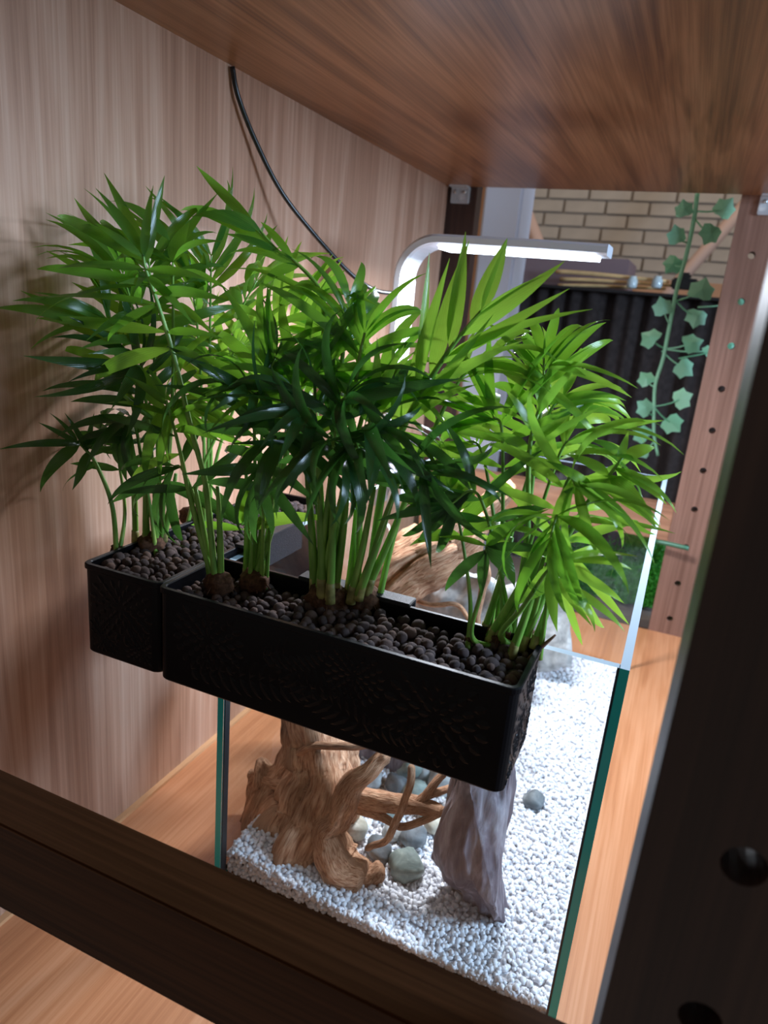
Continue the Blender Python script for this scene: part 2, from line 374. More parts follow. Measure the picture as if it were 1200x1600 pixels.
for (u, v, lab) in ((988, 441, 'small pale glass jar left of the other on the curtain shelf'), (1027, 441, 'small bluish glass jar beside the black clamp')):
    p = px(u, v, y=yc - .035); bm = bmesh.new()
    prof = [(0, -.014), (.011, -.014), (.013, -.010), (.013, .006), (.009, .010), (.009, .015), (0, .015)]
    rings = [[bm.verts.new((p.x + max(r_, .0005) * math.cos(a * math.pi / 6), p.y + max(r_, .0005) * math.sin(a * math.pi / 6), p.z + z_)) for a in range(12)] for r_, z_ in prof]
    for a, b in zip(rings, rings[1:]):
        for k in range(12): bm.faces.new((a[k], a[(k + 1) % 12], b[(k + 1) % 12], b[k]))
    tag(bmobj('glass_jar', bm, M['bottle'], None, True), lab, 'jar')
p = px(1068, 440, y=yc - .03); bm = bmesh.new(); add_box(bm, p + Vector((-.028, -.01, -.02)), p + Vector((.035, .012, .008)), .004); add_box(bm, p + Vector((-.014, -.008, .004)), p + Vector((.016, .01, .022)), .005)
tag(bmobj('black_clamp', bm, M['cable']), 'black clamp on the curtain shelf behind the ivy', 'clamp')
for (u0, v0, u1, v1, lab) in ((1190, 290, 1062, 438, 'pinkish wooden pole leaning behind the ivy'), (806, 290, 842, 385, 'pinkish wooden pole leaning beside the pale pillar')):
    yp = 2.3 if u0 > 1000 else 2.0; a = px(u0, v0, y=yp); b = px(u1, v1, y=yp)
    lo, hi = (a, b) if a.z < b.z else (b, a)
    tag(tube('leaning_pole', [lo + (hi - lo) * ((-.7 - lo.z) / (hi.z - lo.z)), hi + (hi - lo) * .5], .022, M['brace'], None, 8, 4), lab, 'pole')
# pale pillar and orange board
a = px(757, 300, y=1.2); b = px(818, 300, y=1.2)
pb = bmesh.new(); add_box(pb, (a.x, 1.2, -.7), (b.x, 1.32, 1.6), .006)
tag(bmobj('pale_pillar', pb, M['pillar']), 'pale lavender pillar standing behind the lamp', 'pillar')
tag(box('orange_panel', (-.42, 1.24, -.7), (a.x - .001, 1.30, 1.6), M['orange_board'], bev=.002), 'orange wood panel left of the pale pillar', 'panel')

# ------------------------------------------------------------------ glass tank
TW, TD, TH, G = .365, .743, .364, .007
tank = tag(empty('glass_tank'), 'frameless clear glass tank with teal edges, standing on the shelf', 'tank')
def pane(name, a, b, thin, top=True):
    bm = bmesh.new(); vv = add_box(bm, a, b)
    for f in bm.faces:
        nrm = f.normal; f.normal_update(); k = max(range(3), key=lambda i: abs(f.normal[i]))
        f.material_index = 0 if k == thin else (2 if (k == 2 and f.normal.z > 0) else 1)
    return bmobj(name, bm, [M['glass'], M['teal'], M['topedge']], tank)
pane('side_pane', (0, 0, 0), (G, TD, TH), 0)
pane('side_pane', (TW - G, 0, 0), (TW, TD, TH), 0)
pane('front_pane', (G + .0006, 0, 0), (TW - G - .0006, G, TH), 1)
pane('back_pane', (G + .0006, TD - G, 0), (TW - G - .0006, TD, TH), 1)
pane('bottom_pane', (G, G, 0), (TW - G, TD - G, .0055), 2)
for x in (G, TW - G):
    s = 1 if x < .1 else -1
    bm = bmesh.new()
    add_box(bm, (min(x, x + s * .002), .0005, .006), (max(x, x + s * .002), G + .0015, TH - .001)); bmobj('silicone_bead', bm, M['silicone'], tank)
    bm = bmesh.new()
    add_box(bm, (min(x, x + s * .0015), TD - G - .002, .006), (max(x, x + s * .0015), TD - G, TH - .001)); bmobj('silicone_bead', bm, M['silicone'], tank)

# ------------------------------------------------------------------ gravel
def gz(x, y):
    z = .0125 - .004 * min(1, max(0, y / .5)) ** 1.0
    z += .021 * math.exp(-((x / .13) ** 2) - (y / .30) ** 2)
    return z + .002 * noise.noise((x * 18, y * 18, 0))
X0, X1, Y0, Y1 = G + .002, TW - G - .002, G + .002, TD - G - .002
bed = tag(empty('gravel_bed', (0, 0, 0)), 'bed of crushed white gravel covering the tank floor', 'gravel')
gx, gy = 24, 44; vs = [(X0 + (X1 - X0) * i / (gx - 1), Y0 + (Y1 - Y0) * j / (gy - 1), gz(X0 + (X1 - X0) * i / (gx - 1), Y0 + (Y1 - Y0) * j / (gy - 1)) - .002) for j in range(gy) for i in range(gx)]
fs = [(j * gx + i, j * gx + i + 1, (j + 1) * gx + i + 1, (j + 1) * gx + i) for j in range(gy - 1) for i in range(gx - 1)]
o = meshobj('gravel_base', vs, fs, M['gravel'], bed, True); tag(o, kind='stuff')
def lump(seed, sub=1, jit=.17):
    bm = bmesh.new(); bmesh.ops.create_icosphere(bm, subdivisions=sub, radius=1)
    rr = random.Random(seed)
    for v in bm.verts: v.co *= 1 + rr.uniform(-jit, jit)
    V = np.array([v.co[:] for v in bm.verts]); Fc = [tuple(v.index for v in f.verts) for f in bm.faces]; bm.free(); return V, Fc
lumps = [lump(s) for s in range(6)]
def rand_rot():
    q = Quaternion((random.gauss(0, 1), random.gauss(0, 1), random.gauss(0, 1), random.gauss(0, 1))); q.normalize(); return q
AV, AF, off = [], [], 0; singles = []
step = .0062
y = Y0 + .003
while y < Y1 - .002:
    x = X0 + .003
    while x < X1 - .002:
        for rep in range(2):
            xx = min(max(x + random.uniform(-.003, .003), X0 + .002), X1 - .002); yy = min(max(y + random.uniform(-.003, .003), Y0 + .002), Y1 - .002)
            s = random.uniform(.0028, .0048); z = gz(xx, yy) + random.uniform(-.001, .0022)
            sc = (s, s * random.uniform(.6, .9), s * random.uniform(.5, .8))
            if yy < .065 and xx > .15 and rep == 0 and len(singles) < 290: singles.append((xx, yy, z, sc)); continue
            V, Fc = lumps[random.randrange(6)]; R = np.array(rand_rot().to_matrix())
            AV.append((V * np.array(sc)) @ R.T + np.array((xx, yy, z))); AF += [tuple(i + off for i in f) for f in Fc]; off += len(V)
        x += step
    y += step
for k in range(3600):                      # grains seen through the panes, down to the bottom
    side_ = k % 3; q = random.random()
    xx, yy = ((X0 + q * (X1 - X0), Y0 + random.uniform(.001, .005)), (X0 + random.uniform(.001, .004), Y0 + q * (Y1 - Y0)), (X1 - random.uniform(.001, .004), Y0 + q * (Y1 - Y0)))[side_]
    zt_ = gz(xx, yy); z = random.uniform(.0065, max(.010, zt_)); s = random.uniform(.0026, .0042); V, Fc = lumps[k % 6]; R = np.array(rand_rot().to_matrix())
    AV.append((V * np.array((s, s * .8, s * .7))) @ R.T + np.array((xx, yy, z))); AF += [tuple(i + off for i in f) for f in Fc]; off += len(V)
AV = np.concatenate(AV)
tag(meshobj('gravel', AV.tolist(), AF, M['gravel'], bed, True), kind='stuff')
gm = []
for V, Fc in lumps[:4]:
    me = bpy.data.meshes.new('gravel_grain'); me.from_pydata(V.tolist(), [], Fc); me.materials.append(M['gravel']); me.polygons.foreach_set('use_smooth', [True] * len(me.polygons)); gm.append(me)
for (xx, yy, z, sc) in singles:
    o = link(bpy.data.objects.new('gravel_grain', random.choice(gm)), bed); o.location = (xx, yy, z + .0006); o.scale = sc; o.rotation_mode = 'QUATERNION'; o.rotation_quaternion = rand_rot()

# ------------------------------------------------------------------ rocks
def rock(name, pts, material, label, amp=.06, sub=3, freq=30, cat='rock', layer=0, relax=0):
    bm = bmesh.new(); vv = [bm.verts.new(p) for p in pts]
    r = bmesh.ops.convex_hull(bm, input=vv)
    junk = [g for g in r['geom_interior'] if isinstance(g, bmesh.types.BMVert)]
    if junk: bmesh.ops.delete(bm, geom=junk, context='VERTS')
    bmesh.ops.triangulate(bm, faces=bm.faces)
    for k in range(sub):
        bmesh.ops.subdivide_edges(bm, edges=bm.edges, cuts=1, use_grid_fill=True)
        if k < relax: bmesh.ops.smooth_vert(bm, verts=bm.verts, factor=.5, use_axis_x=True, use_axis_y=True, use_axis_z=True)
    bmesh.ops.triangulate(bm, faces=bm.faces)
    bm.normal_update(); c = sum((Vector(p) for p in pts), Vector()) / len(pts); size = max((Vector(p) - c).length for p in pts)
    for v in bm.verts:
        q = v.co * freq
        if layer: q = Vector((q.x * 1.6, q.y * 1.6, q.z * .35))
        d = noise.noise(q) + .5 * noise.noise(q * 2.3) + .25 * noise.noise(q * 5)
        v.co += v.normal * d * amp * size
    for v in bm.verts: v.co -= c
    o = bmobj(name, bm, material, None, True); o.location = c; return tag(o, label, cat)
def pebble(name, u, v, r, yy, material, label, sq=(1, .9, .75), dz=0):
    c = px(u, v, z=.03)
    for _ in range(8): R = rpx(c, r); c = px(u, v, z=gz(c.x, c.y) + R * .5 + dz)
    random.seed(int(u * 7 + v))
    bm = bmesh.new(); bmesh.ops.create_icosphere(bm, subdivisions=3, radius=1)
    for w_ in bm.verts:
        p = w_.co.copy(); w_.co = p * (1 + .32 * noise.noise(p * 1.1 + Vector((u, v, 0))) + .05 * noise.noise(p * 4 + Vector((u, 0, v))))
        w_.co = Vector((w_.co.x * sq[0], w_.co.y * sq[1], w_.co.z * sq[2])) * R
    o = bmobj(name, bm, material, None, True); o.rotation_euler = (random.uniform(-.3, .3), random.uniform(-.3, .3), random.uniform(0, 6)); o.location = c; return tag(o, label, 'stone')
def P(L, yy): return [px(u, v, y=yy) for u, v in L]
# tall slate: outline at its own depth, front ridge nearer than the rim
front = P([(730, 1215), (722, 1290), (735, 1370), (775, 1425)], .052)
mid = P([(708, 1200), (800, 1200), (790, 1290), (793, 1350), (790, 1400), (788, 1445), (768, 1455), (720, 1408), (668, 1340), (676, 1310), (696, 1280)], .085)
back = P([(725, 1190), (790, 1200), (783, 1290), (785, 1400), (735, 1400)], .115)
rock('tall_slate', front + mid + back, M['slate'], 'tall pointed purple-grey slate leaning in front on white gravel', .10, 5, 20, layer=1)
rock('striped_rock', P([(530, 1160), (600, 1150), (650, 1170), (640, 1230), (560, 1240)], .24) + P([(540, 1150), (640, 1160), (600, 1220)], .30), M['slate'], 'striped grey rock behind the front driftwood', .07, 3, 30)
rock('pale_rock', P([(612, 850), (650, 832), (705, 845), (700, 900), (620, 905)], .50) + P([(620, 850), (690, 850), (660, 900)], .58), M['greyrock'], 'pale grey rock beyond the rear driftwood, beside the white hose', .06, 3, 18, relax=1)
rock('pale_rock', P([(640, 905), (700, 885), (770, 890), (800, 940), (780, 990), (650, 1000)], .36) + P([(650, 900), (760, 900), (720, 980)], .44), M['greyrock'], 'broad mottled grey rock under the rear driftwood', .07, 4, 22, relax=1)
rock('pale_rock', P([(838, 900), (880, 890), (893, 960), (890, 1040), (840, 1050)], .60) + P([(845, 890), (885, 920), (880, 1030)], .66), M['greyrock'], 'upright grey rock near the back right of the tank', .07, 3, 20)
rock('pale_rock', P([(770, 930), (830, 900), (850, 960), (840, 1020), (780, 1030)], .50) + P([(780, 920), (835, 930), (820, 1010)], .57), M['greyrock'], 'grey rock behind the right palm, beside upright rock', .07, 3, 24)
for a in ((833, 1250, 18, .262, 'darkstone', 'small dark green-grey stone lying alone on white gravel'),
          (552, 1292, 26, .13, 'tanstone', 'cream stone just behind the front driftwood roots'),
          (592, 1328, 24, .10, 'darkstone', 'dark blue-grey stone below the driftwood branches'),
          (646, 1306, 24, .13, 'darkstone', 'rounded dark stone touching the tall slate on its left'),
          (634, 1352, 30, .075, 'greenstone', 'pale green stone nearest the glass, left of slate'),
          (680, 1288, 20, .165, 'tanstone', 'cream and green stone half hidden behind the slate'),
          (600, 1262, 24, .19, 'greenstone', 'green-grey stone behind the horizontal driftwood branch'),
          (648, 1240, 24, .23, 'greenstone', 'green-grey stone between two thin driftwood twigs'),
          (690, 1222, 24, .26, 'greyrock', 'pale stone just under the long planter'),
          (640, 1198, 24, .30, 'greenstone', 'green-grey stone behind the striped rock'),
          (580, 1215, 20, .22, 'greyrock', 'pale stone left of the striped rock foot'),
          (668, 1268, 18, 0, 'greenstone', 'small green-grey stone beside the ends of the branches'),
          (612, 1300, 17, 0, 'greyrock', 'small pale stone among the dark ones under the branches'),
          (622, 1228, 22, 0, 'darkstone', 'dark stone in the middle of the pile behind the branches'),
          (665, 1205, 20, 0, 'greyrock', 'pale grey stone at the back of the pile'),
          (715, 1262, 16, 0, 'darkstone', 'dark stone pressed against the left edge of the slate'),
          (685, 1190, 26, .32, 'darkstone', 'dark stone behind the tall slate top')):
    pebble('river_stone', *a[:4], M[a[4]], a[5])

# ------------------------------------------------------------------ driftwood
def wood_piece(name, tubes, label, depth0):
    vs, fs, uv = [], [], []
    for (ctrl, rr, gr) in tubes:
        pts3 = [px(u, v, y=yy) for (u, v, yy) in ctrl]; n = max(14, 9 * len(ctrl)); pts = smooth_path(pts3, n)
        rad = [rpx(p, r) for p, r in zip(pts, interp(rr, n))]; seg = 26 if max(rr) > 15 else 12; sd = random.uniform(0, 50)
        def fn(i, j, a):
            k = .8 * i / n
            g = noise.noise((math.cos(a + k) * 1.9 + sd, math.sin(a + k) * 1.9, i * .05)) + .6 * noise.noise((math.cos(a + k) * 4.5, math.sin(a + k) * 4.5 + sd, i * .09))
            return 1 + gr * g * 1.3 + .10 * noise.noise((i * .4, a, sd))
        wob = [p + Vector((noise.noise(p * 40 + Vector((sd, 0, 0))), noise.noise(p * 40 + Vector((0, sd, 0))), noise.noise(p * 40 + Vector((0, 0, sd))))) * min(r_, .006) * .6 for p, r_ in zip(pts, rad)]
        rad[0] *= .55; rad[-1] *= .5
        v, f = tube_data(wob, rad, seg, fn, len(vs)); o0 = len(vs); vs += v; fs += f
        for i in range(len(pts)):
            for j in range(seg): uv.append((j / seg * (1 + min(4, max(rr) / 12)), i * .12 + sd))
    o = meshobj(name, vs, fs, M['drift'], None, True)
    ul = o.data.uv_layers.new(name='UVMap'); idx = np.empty(len(o.data.loops), dtype=np.int32); o.data.loops.foreach_get('vertex_index', idx)
    ul.data.foreach_set('uv', np.array(uv, dtype=np.float32)[idx].ravel())
    return tag(o, label, 'driftwood')
random.seed(11)
wood_piece('driftwood', [
    ([(490, 1030, .13), (497, 1120, .12), (505, 1190, .105), (490, 1260, .09), (478, 1310, .085), (500, 1345, .08)], [34, 44, 50, 66, 76, 40], .38),
    ([(452, 1110, .13), (462, 1170, .12), (430, 1240, .10), (412, 1290, .09), (430, 1325, .08)], [14, 20, 26, 30, 22], .25),
    ([(407, 1184, .11), (410, 1215, .105), (402, 1250, .10), (398, 1290, .095)], [6, 19, 14, 18], .4),
    ([(392, 1210, .11), (420, 1222, .095), (470, 1232, .075), (532, 1243, .07)], [10, 9, 8, 9], .1),
    ([(607, 1180, .085), (575, 1205, .075), (545, 1240, .065), (528, 1280, .06), (512, 1305, .055), (535, 1350, .05), (570, 1368, .05)], [10, 13, 19, 22, 26, 30, 24], .3),
    ([(535, 1245, .07), (590, 1250, .08), (640, 1258, .09), (692, 1268, .09)], [14, 16, 14, 9], .15),
    ([(640, 1258, .09), (672, 1240, .10), (712, 1228, .12)], [8, 7, 5], .1),
    ([(655, 1262, .09), (672, 1235, .10), (695, 1208, .11)], [8, 7, 6], .1),
    ([(540, 1290, .06), (556, 1266, .07), (590, 1272, .075), (625, 1290, .08), (665, 1280, .085), (698, 1262, .09)], [6, 8, 7, 6, 6, 5], .1),
    ([(642, 1195, .07), (640, 1235, .06), (622, 1275, .055), (604, 1310, .05), (572, 1328, .05)], [6, 6, 6, 6, 5], .1),
    ([(428, 1222, .10), (450, 1190, .09), (490, 1165, .08), (560, 1166, .08), (620, 1150, .1)], [6, 6, 6, 6, 5], .1),
    ([(424, 1230, .09), (415, 1260, .08), (428, 1300, .07), (440, 1325, .065)], [5, 5, 6, 5], .1),
    ([(470, 1240, .07), (450, 1270, .065), (452, 1310, .06), (480, 1335, .055)], [7, 7, 8, 8], .2),
    ([(555, 1368, .058), (583, 1372, .062), (598, 1356, .068)], [22, 20, 10], .3),
], 'orange-brown driftwood stump with branching roots against the front glass', .08)
wood_piece('driftwood', [
    ([(520, 985, .27), (580, 925, .28), (650, 880, .30), (705, 845, .33), (745, 800, .36)], [28, 36, 50, 50, 30], .42),
    ([(560, 960, .26), (620, 910, .27), (680, 870, .29), (735, 850, .33)], [16, 20, 24, 20], .3),
    ([(715, 830, .33), (712, 790, .34), (700, 750, .35), (706, 690, .37)], [12, 9, 7, 4], .15),
    ([(745, 810, .36), (775, 780, .38), (800, 760, .4)], [24, 18, 12], .3),
    ([(690, 825, .32), (665, 825, .32), (662, 800, .33), (676, 785, .33)], [6, 6, 5, 4], .1),
    ([(700, 826, .32), (678, 833, .31), (655, 835, .31)], [4, 4, 3], .1),
    ([(640, 930, .29), (670, 945, .28), (715, 945, .28), (742, 985, .28)], [4, 4, 3.5, 3], .1),
    ([(735, 850, .33), (760, 900, .33), (745, 960, .32), (752, 1010, .32)], [9, 6, 5, 4], .1),
    ([(600, 925, .28), (612, 1010, .27), (620, 1090, .25)], [12, 11, 9], .2),
], 'large orange-brown driftwood trunk rising behind the long planter', .3)
# white hose loop
tag(tube('air_hose', [px(u, v, y=.33) for u, v in ((622, 740), (606, 790), (601, 850), (603, 880), (612, 884), (612, 850), (605, 820))], .003, M['hose'], None, 8, 30), 'white hose looping down left of the rear driftwood', 'hose')

# ------------------------------------------------------------------ planters
PL, PD, PH, PZ = .300, .083, .0845, .3714
def rr_loop(x0, x1, y0, y1, r, z, seg=5):
    out = []
    for cx, cy, a0 in ((x1 - r, y1 - r, 0), (x0 + r, y1 - r, 90), (x0 + r, y0 + r, 180), (x1 - r, y0 + r, 270)):
        for k in range(seg + 1):
            a = math.radians(a0 + 90 * k / seg); out.append((cx + r * math.cos(a), cy + r * math.sin(a), z))
    return out
def petal(bm, O, U, V, N, cx, cy, ang, ln, wd, h):
    c, s = math.cos(ang), math.sin(ang)
    def W(a, b, hh): return bm.verts.new(O + U * (cx + a * c - b * s) + V * (cy + a * s + b * c) + N * hh)
    o = [W(0, 0, 0), W(ln * .35, wd * .5, 0), W(ln * .75, wd * .42, 0), W(ln, 0, 0), W(ln * .75, -wd * .42, 0), W(ln * .35, -wd * .5, 0)]
    m = [W(ln * .25, 0, h), W(ln * .85, 0, h)]
    for f in ((o[0], o[1], m[0]), (o[1], o[2], m[1], m[0]), (o[2], o[3], m[1]), (o[3], o[4], m[1]), (o[4], o[5], m[0], m[1]), (o[5], o[0], m[0])):
        bm.faces.new(f[::-1])
def flower(bm, O, U, V, N, cx, cy, R, lim):
    for ring, (r0, n, l, w_) in enumerate(((.10, 8, .22, .13), (.28, 12, .24, .13), (.48, 16, .25, .15), (.70, 20, .27, .17))):
        for k in range(n):
            a = 2 * math.pi * (k + .5 * (ring % 2)) / n; px_, py_ = cx + math.cos(a) * r0 * R, cy + math.sin(a) * r0 * R
            ex, ey = cx + math.cos(a) * (r0 + l) * R, cy + math.sin(a) * (r0 + l) * R
            if lim[0] < ex < lim[1] and lim[2] < ey < lim[3]: petal(bm, O, U, V, N, px_, py_, a, l * R, w_ * R, .0006)
def fern(bm, O, U, V, N, cx, cy, ang, ln, wd, n, lim):
    for k in range(n):
        t = (k + .5) / n; bx, by = cx + math.cos(ang) * ln * t, cy + math.sin(ang) * ln * t; l = wd * math.sin(math.pi * (t * .8 + .15))
        for s in (-1, 1):
            a = ang + s * 1.0; ex, ey = bx + math.cos(a) * l, by + math.sin(a) * l
            if lim[0] < ex < lim[1] and lim[2] < ey < lim[3]: petal(bm, O, U, V, N, bx, by, a, l, ln / n * .8, .0006)
def planter(loc, rz, label):
    t = tag(empty('hanging_planter', loc, rz), label, 'planter')
    bm = bmesh.new(); th = .0028; rr = .008
    specs = [(0, -.0015, PL, rr), ]
    L = [rr_loop(.001, PL - .001, -PD + .001, -.001, rr, -PH), rr_loop(0, PL, -PD, 0, rr, -PH + .0015), rr_loop(0, PL, -PD, 0, rr, -.0055),
         rr_loop(-.0012, PL + .0012, -PD - .0012, .0008, rr, -.0045), rr_loop(-.0012, PL + .0012, -PD - .0012, .0008, rr, -.0008), rr_loop(-.0004, PL + .0004, -PD - .0004, .0002, rr, 0),
         rr_loop(th, PL - th, -PD + th, -th, rr - th, 0), rr_loop(th + .0006, PL - th - .0006, -PD + th + .0006, -th - .0006, rr - th, -.001), rr_loop(th + .0006, PL - th - .0006, -PD + th + .0006, -th - .0006, rr - th, -PH + .004)]
    R = [[bm.verts.new(p) for p in l] for l in L]; n = len(R[0])
    for a, b in zip(R, R[1:]):
        for k in range(n): bm.faces.new((a[k], a[(k + 1) % n], b[(k + 1) % n], b[k]))
    bm.faces.new(R[0][::-1]); bm.faces.new(R[-1])
    o = bmobj('trough', bm, M['black'], t)
    # relief: ferns and flower discs on the long face and both ends
    bm = bmesh.new(); O, U, V, N = Vector((0, -PD, -PH)), Vector((1, 0, 0)), Vector((0, 0, 1)), Vector((0, -1, 0)); lim = (.011, PL - .011, .004, PH - .008)
    flower(bm, O, U, V, N, .245, .045, .042, lim); flower(bm, O, U, V, N, .180, .058, .026, lim); flower(bm, O, U, V, N, .05, .05, .036, lim)
    fern(bm, O, U, V, N, .205, .012, 2.75, .11, .022, 14, lim); fern(bm, O, U, V, N, .03, .018, .15, .14, .020, 15, lim); fern(bm, O, U, V, N, .10, .05, .35, .06, .018, 10, lim); fern(bm, O, U, V, N, .19, .02, .1, .05, .014, 8, lim)
    bmobj('relief_pattern', bm, M['black'], t)
    for O, U, N in ((Vector((PL, -PD, -PH)), Vector((0, 1, 0)), Vector((1, 0, 0))), (Vector((0, 0, -PH)), Vector((0, -1, 0)), Vector((-1, 0, 0)))):
        bm = bmesh.new(); lim = (.006, PD - .006, .003, PH - .006)
        flower(bm, O, U, V, N, PD / 2, .052, .036, lim); flower(bm, O, U, V, N, .02, .018, .02, lim); flower(bm, O, U, V, N, .064, .016, .02, lim)
        bmobj('relief_pattern', bm, M['black'], t)
    bm = bmesh.new(); add_box(bm, (.085, -.003, -.001), (.19, .013, .0025), .0006); add_box(bm, (.085, .0095, -.03), (.19, .013, .0005), .0006)
    bmobj('hook', bm, M['blackmatte'], t)
    return t
planter((0, -.002, PZ), 0, 'long black planter with embossed ferns, hung on the front glass')
planter((-.002, .219, PZ), -math.pi / 2, 'black planter seen end-on, hung on the left side glass')

# clay balls
random.seed(5)
def ballmesh(seed):
    bm = bmesh.new(); bmesh.ops.create_icosphere(bm, subdivisions=2, radius=1)
    for v in bm.verts:
        d = noise.noise(v.co * 1.4 + Vector((seed * 9, 0, 0))); v.co *= 1 + .16 * d + .05 * noise.noise(v.co * 4 + Vector((0, seed * 5, 0)))
    me = bpy.data.meshes.new('clay_pebble'); bm.to_mesh(me); bm.free(); me.materials.append(M['clay']); me.polygons.foreach_set('use_smooth', [True] * len(me.polygons)); return me
balls = [ballmesh(i) for i in range(5)]
def clay(x0, x1, y0, y1, zf, label, near):
    t = tag(empty('clay_pebble_fill', ((x0 + x1) / 2, (y0 + y1) / 2, PZ - .02)), label, 'clay pebbles'); ox, oy, oz = t.location
    cand = []
    for lay in range(3):
        st = .0088; y = y0 + .004 + (lay % 2) * .003
        while y < y1 - .003:
            x = x0 + .004 + (lay % 2) * .004
            while x < x1 - .003:
                s = random.choice((.0034, .0042, .005, .0058)) * random.uniform(.9, 1.1)
                xx = min(max(x + random.uniform(-.003, .003), x0 + s), x1 - s); yy = min(max(y + random.uniform(-.003, .003), y0 + s), y1 - s)
                cand.append((xx, yy, zf(xx, yy) - lay * .0065 + random.uniform(-.0015, .002) - s * .3, s, lay)); x += st
            y += st
    cand.sort(key=lambda c: (c[4] > 0) * 10 + (c[0] - CAM.x) ** 2 + (c[1] - CAM.y) ** 2)
    off = 0; AV, AF = [], []
    base = [(np.array([v.co[:] for v in b.vertices]), [tuple(p.vertices) for p in b.polygons]) for b in balls]
    for i, (xx, yy, z, s, lay) in enumerate(cand):
        if i < 290:
            o = link(bpy.data.objects.new('clay_pebble', random.choice(balls)), t); o.location = (xx - ox, yy - oy, z - oz); o.scale = (s, s * random.uniform(.8, 1), s * random.uniform(.8, 1)); o.rotation_euler = (random.uniform(0, 6), random.uniform(0, 6), 0)
        else:
            V, Fc = random.choice(base); AV.append(V * s + np.array((xx - ox, yy - oy, z - oz))); AF += [tuple(q + off for q in f) for f in Fc]; off += len(V)
    o = meshobj('buried_clay_pebbles', np.concatenate(AV).tolist(), AF, M['clay'], t, True); tag(o, kind='stuff')
clay(.004, .296, -.081, -.006, lambda x, y: PZ - .009 - .004 * math.exp(-((x - .06) / .06) ** 2) + .003 * noise.noise((x * 30, y * 30, 2)), 'brown clay pebbles filling the long front planter', True)
clay(-.081, -.006, -.077, .215, lambda x, y: PZ - .006 + .003 * noise.noise((x * 30, y * 30, 5)), 'brown clay pebbles filling the left side planter', False)

# ------------------------------------------------------------------ palms
def leaflet_mesh(droop, side, wmax=.5, fold=.30):
    n = 10; vs, fs = [], []
    for i in range(n):
        x = (i / (n - 1)) ** .92
        w_ = wmax * min(1, (x / .22) ** .6 if x > 0 else .0) * (1 if x < .34 else max(.012, math.cos((x - .34) / .66 * math.pi / 2) ** 1.05))
        w_ = max(w_, .05)
        if i == n - 1: w_ = .01
        a = droop * x ** 1.25; k = droop
        xc, zc = leaflet_mesh.cur if i else (0, 0)
        if i: dx = x - leaflet_mesh.px; am = droop * 1.6 * ((x + leaflet_mesh.px) / 2) ** 1.6 * .8; xc += math.cos(am) * dx; zc -= math.sin(am) * dx
        leaflet_mesh.cur = (xc, zc); leaflet_mesh.px = x
        yc = side * x * x; tw = side * .055 * x * w_ * 2; h = w_ * fold * .11
        # y is in units of leaflet width, x / z in units of length
        vs += [(xc, yc - w_, zc + h - tw), (xc, yc, zc), (xc, yc + w_, zc + h + tw)]
    for i in range(n - 1):
        a = i * 3; fs += [(a, a + 3, a + 4, a + 1), (a + 1, a + 4, a + 5, a + 2)]
    return vs, fs, leaflet_mesh.cur
ENDS = {}
LM = {}
for mk in ('leaf', 'leaf_light', 'leaf_dark'):
    LM[mk] = []
    for dr in (.15, .45, .8, 1.15, 1.6):
        for sd in (-.7, .7):
            vs, fs, ENDS[(.15, .45, .8, 1.15, 1.6).index(dr)] = leaflet_mesh(dr, sd); me = bpy.data.meshes.new('leaflet'); me.from_pydata(vs, [], fs); me.materials.append(M[mk])
            me.polygons.foreach_set('use_smooth', [True] * len(me.polygons)); LM[mk].append(me)
UP = Vector((0, 0, 1))
def frond(palm, ctrl, start=.55, pairs=7, L=.085, W=.0088, mk='leaf', face=None, droop=2, r0=.0024, a0=68, a1=24, only=None, roll=0, Lt=None, n=26):
    pts = smooth_path(ctrl, n); org = Vector(palm.location)
    rad = [r0 * (1 - .72 * (i / (n - 1)) ** .8) for i in range(n)]
    loc = [p - org for p in pts]
    if face is None: face = random.uniform(.15, .95); roll = random.uniform(-.6, .6)
    v, f = tube_data(loc, rad, 7); fr = meshobj('frond', v, f, M['stem'], palm, True)
    meshes = LM[mk]
    for k in range(pairs):
        u = k / max(1, pairs - 1); s = start + (1 - start) * u; i = min(n - 1, int(s * (n - 1) + .5)); p = loc[i]
        t = (pts[min(i + 1, n - 1)] - pts[max(i - 1, 0)]).normalized()
        toc = (CAM - pts[i]).normalized()
        nr = (toc * face + UP * (1 - face)); nr = Quaternion(t, roll) @ nr
        side = t.cross(nr).normalized(); nn = side.cross(t).normalized()
        for sg in (-1, 1):
            if only and sg != only: continue
            jit = random.uniform(-9, 9); a = math.radians(a0 + (a1 - a0) * u + jit)
            d = (t * math.cos(a) + side * sg * math.sin(a)).normalized()
            l = L * (.72 + .38 * math.sin(math.pi * (.15 + .75 * u))) * random.uniform(.85, 1.12)
            if Lt and u > .7: l *= Lt
            zz = (nn * 1.0 + UP * .55 + Vector((random.uniform(-.35, .35), random.uniform(-.35, .35), random.uniform(-.2, .2))))
            zz = (zz - d * zz.dot(d)).normalized(); yy = zz.cross(d)
            di = max(0, min(4, droop + random.choice((-1, 0, 1, 1, 2)))); me = meshes[di * 2 + random.randrange(2)]
            o = bpy.data.objects.new('leaflet', me); link(o, fr)
            w_ = W * (l / L) ** .5 * random.uniform(.85, 1.1)
            mm = Matrix.Identity(4)
            for r in range(3): mm[r][0] = d[r] * l; mm[r][1] = yy[r] * w_; mm[r][2] = zz[r] * l; mm[r][3] = (p + d * rad[i] * .3)[r]
            o.matrix_local = mm
    return fr
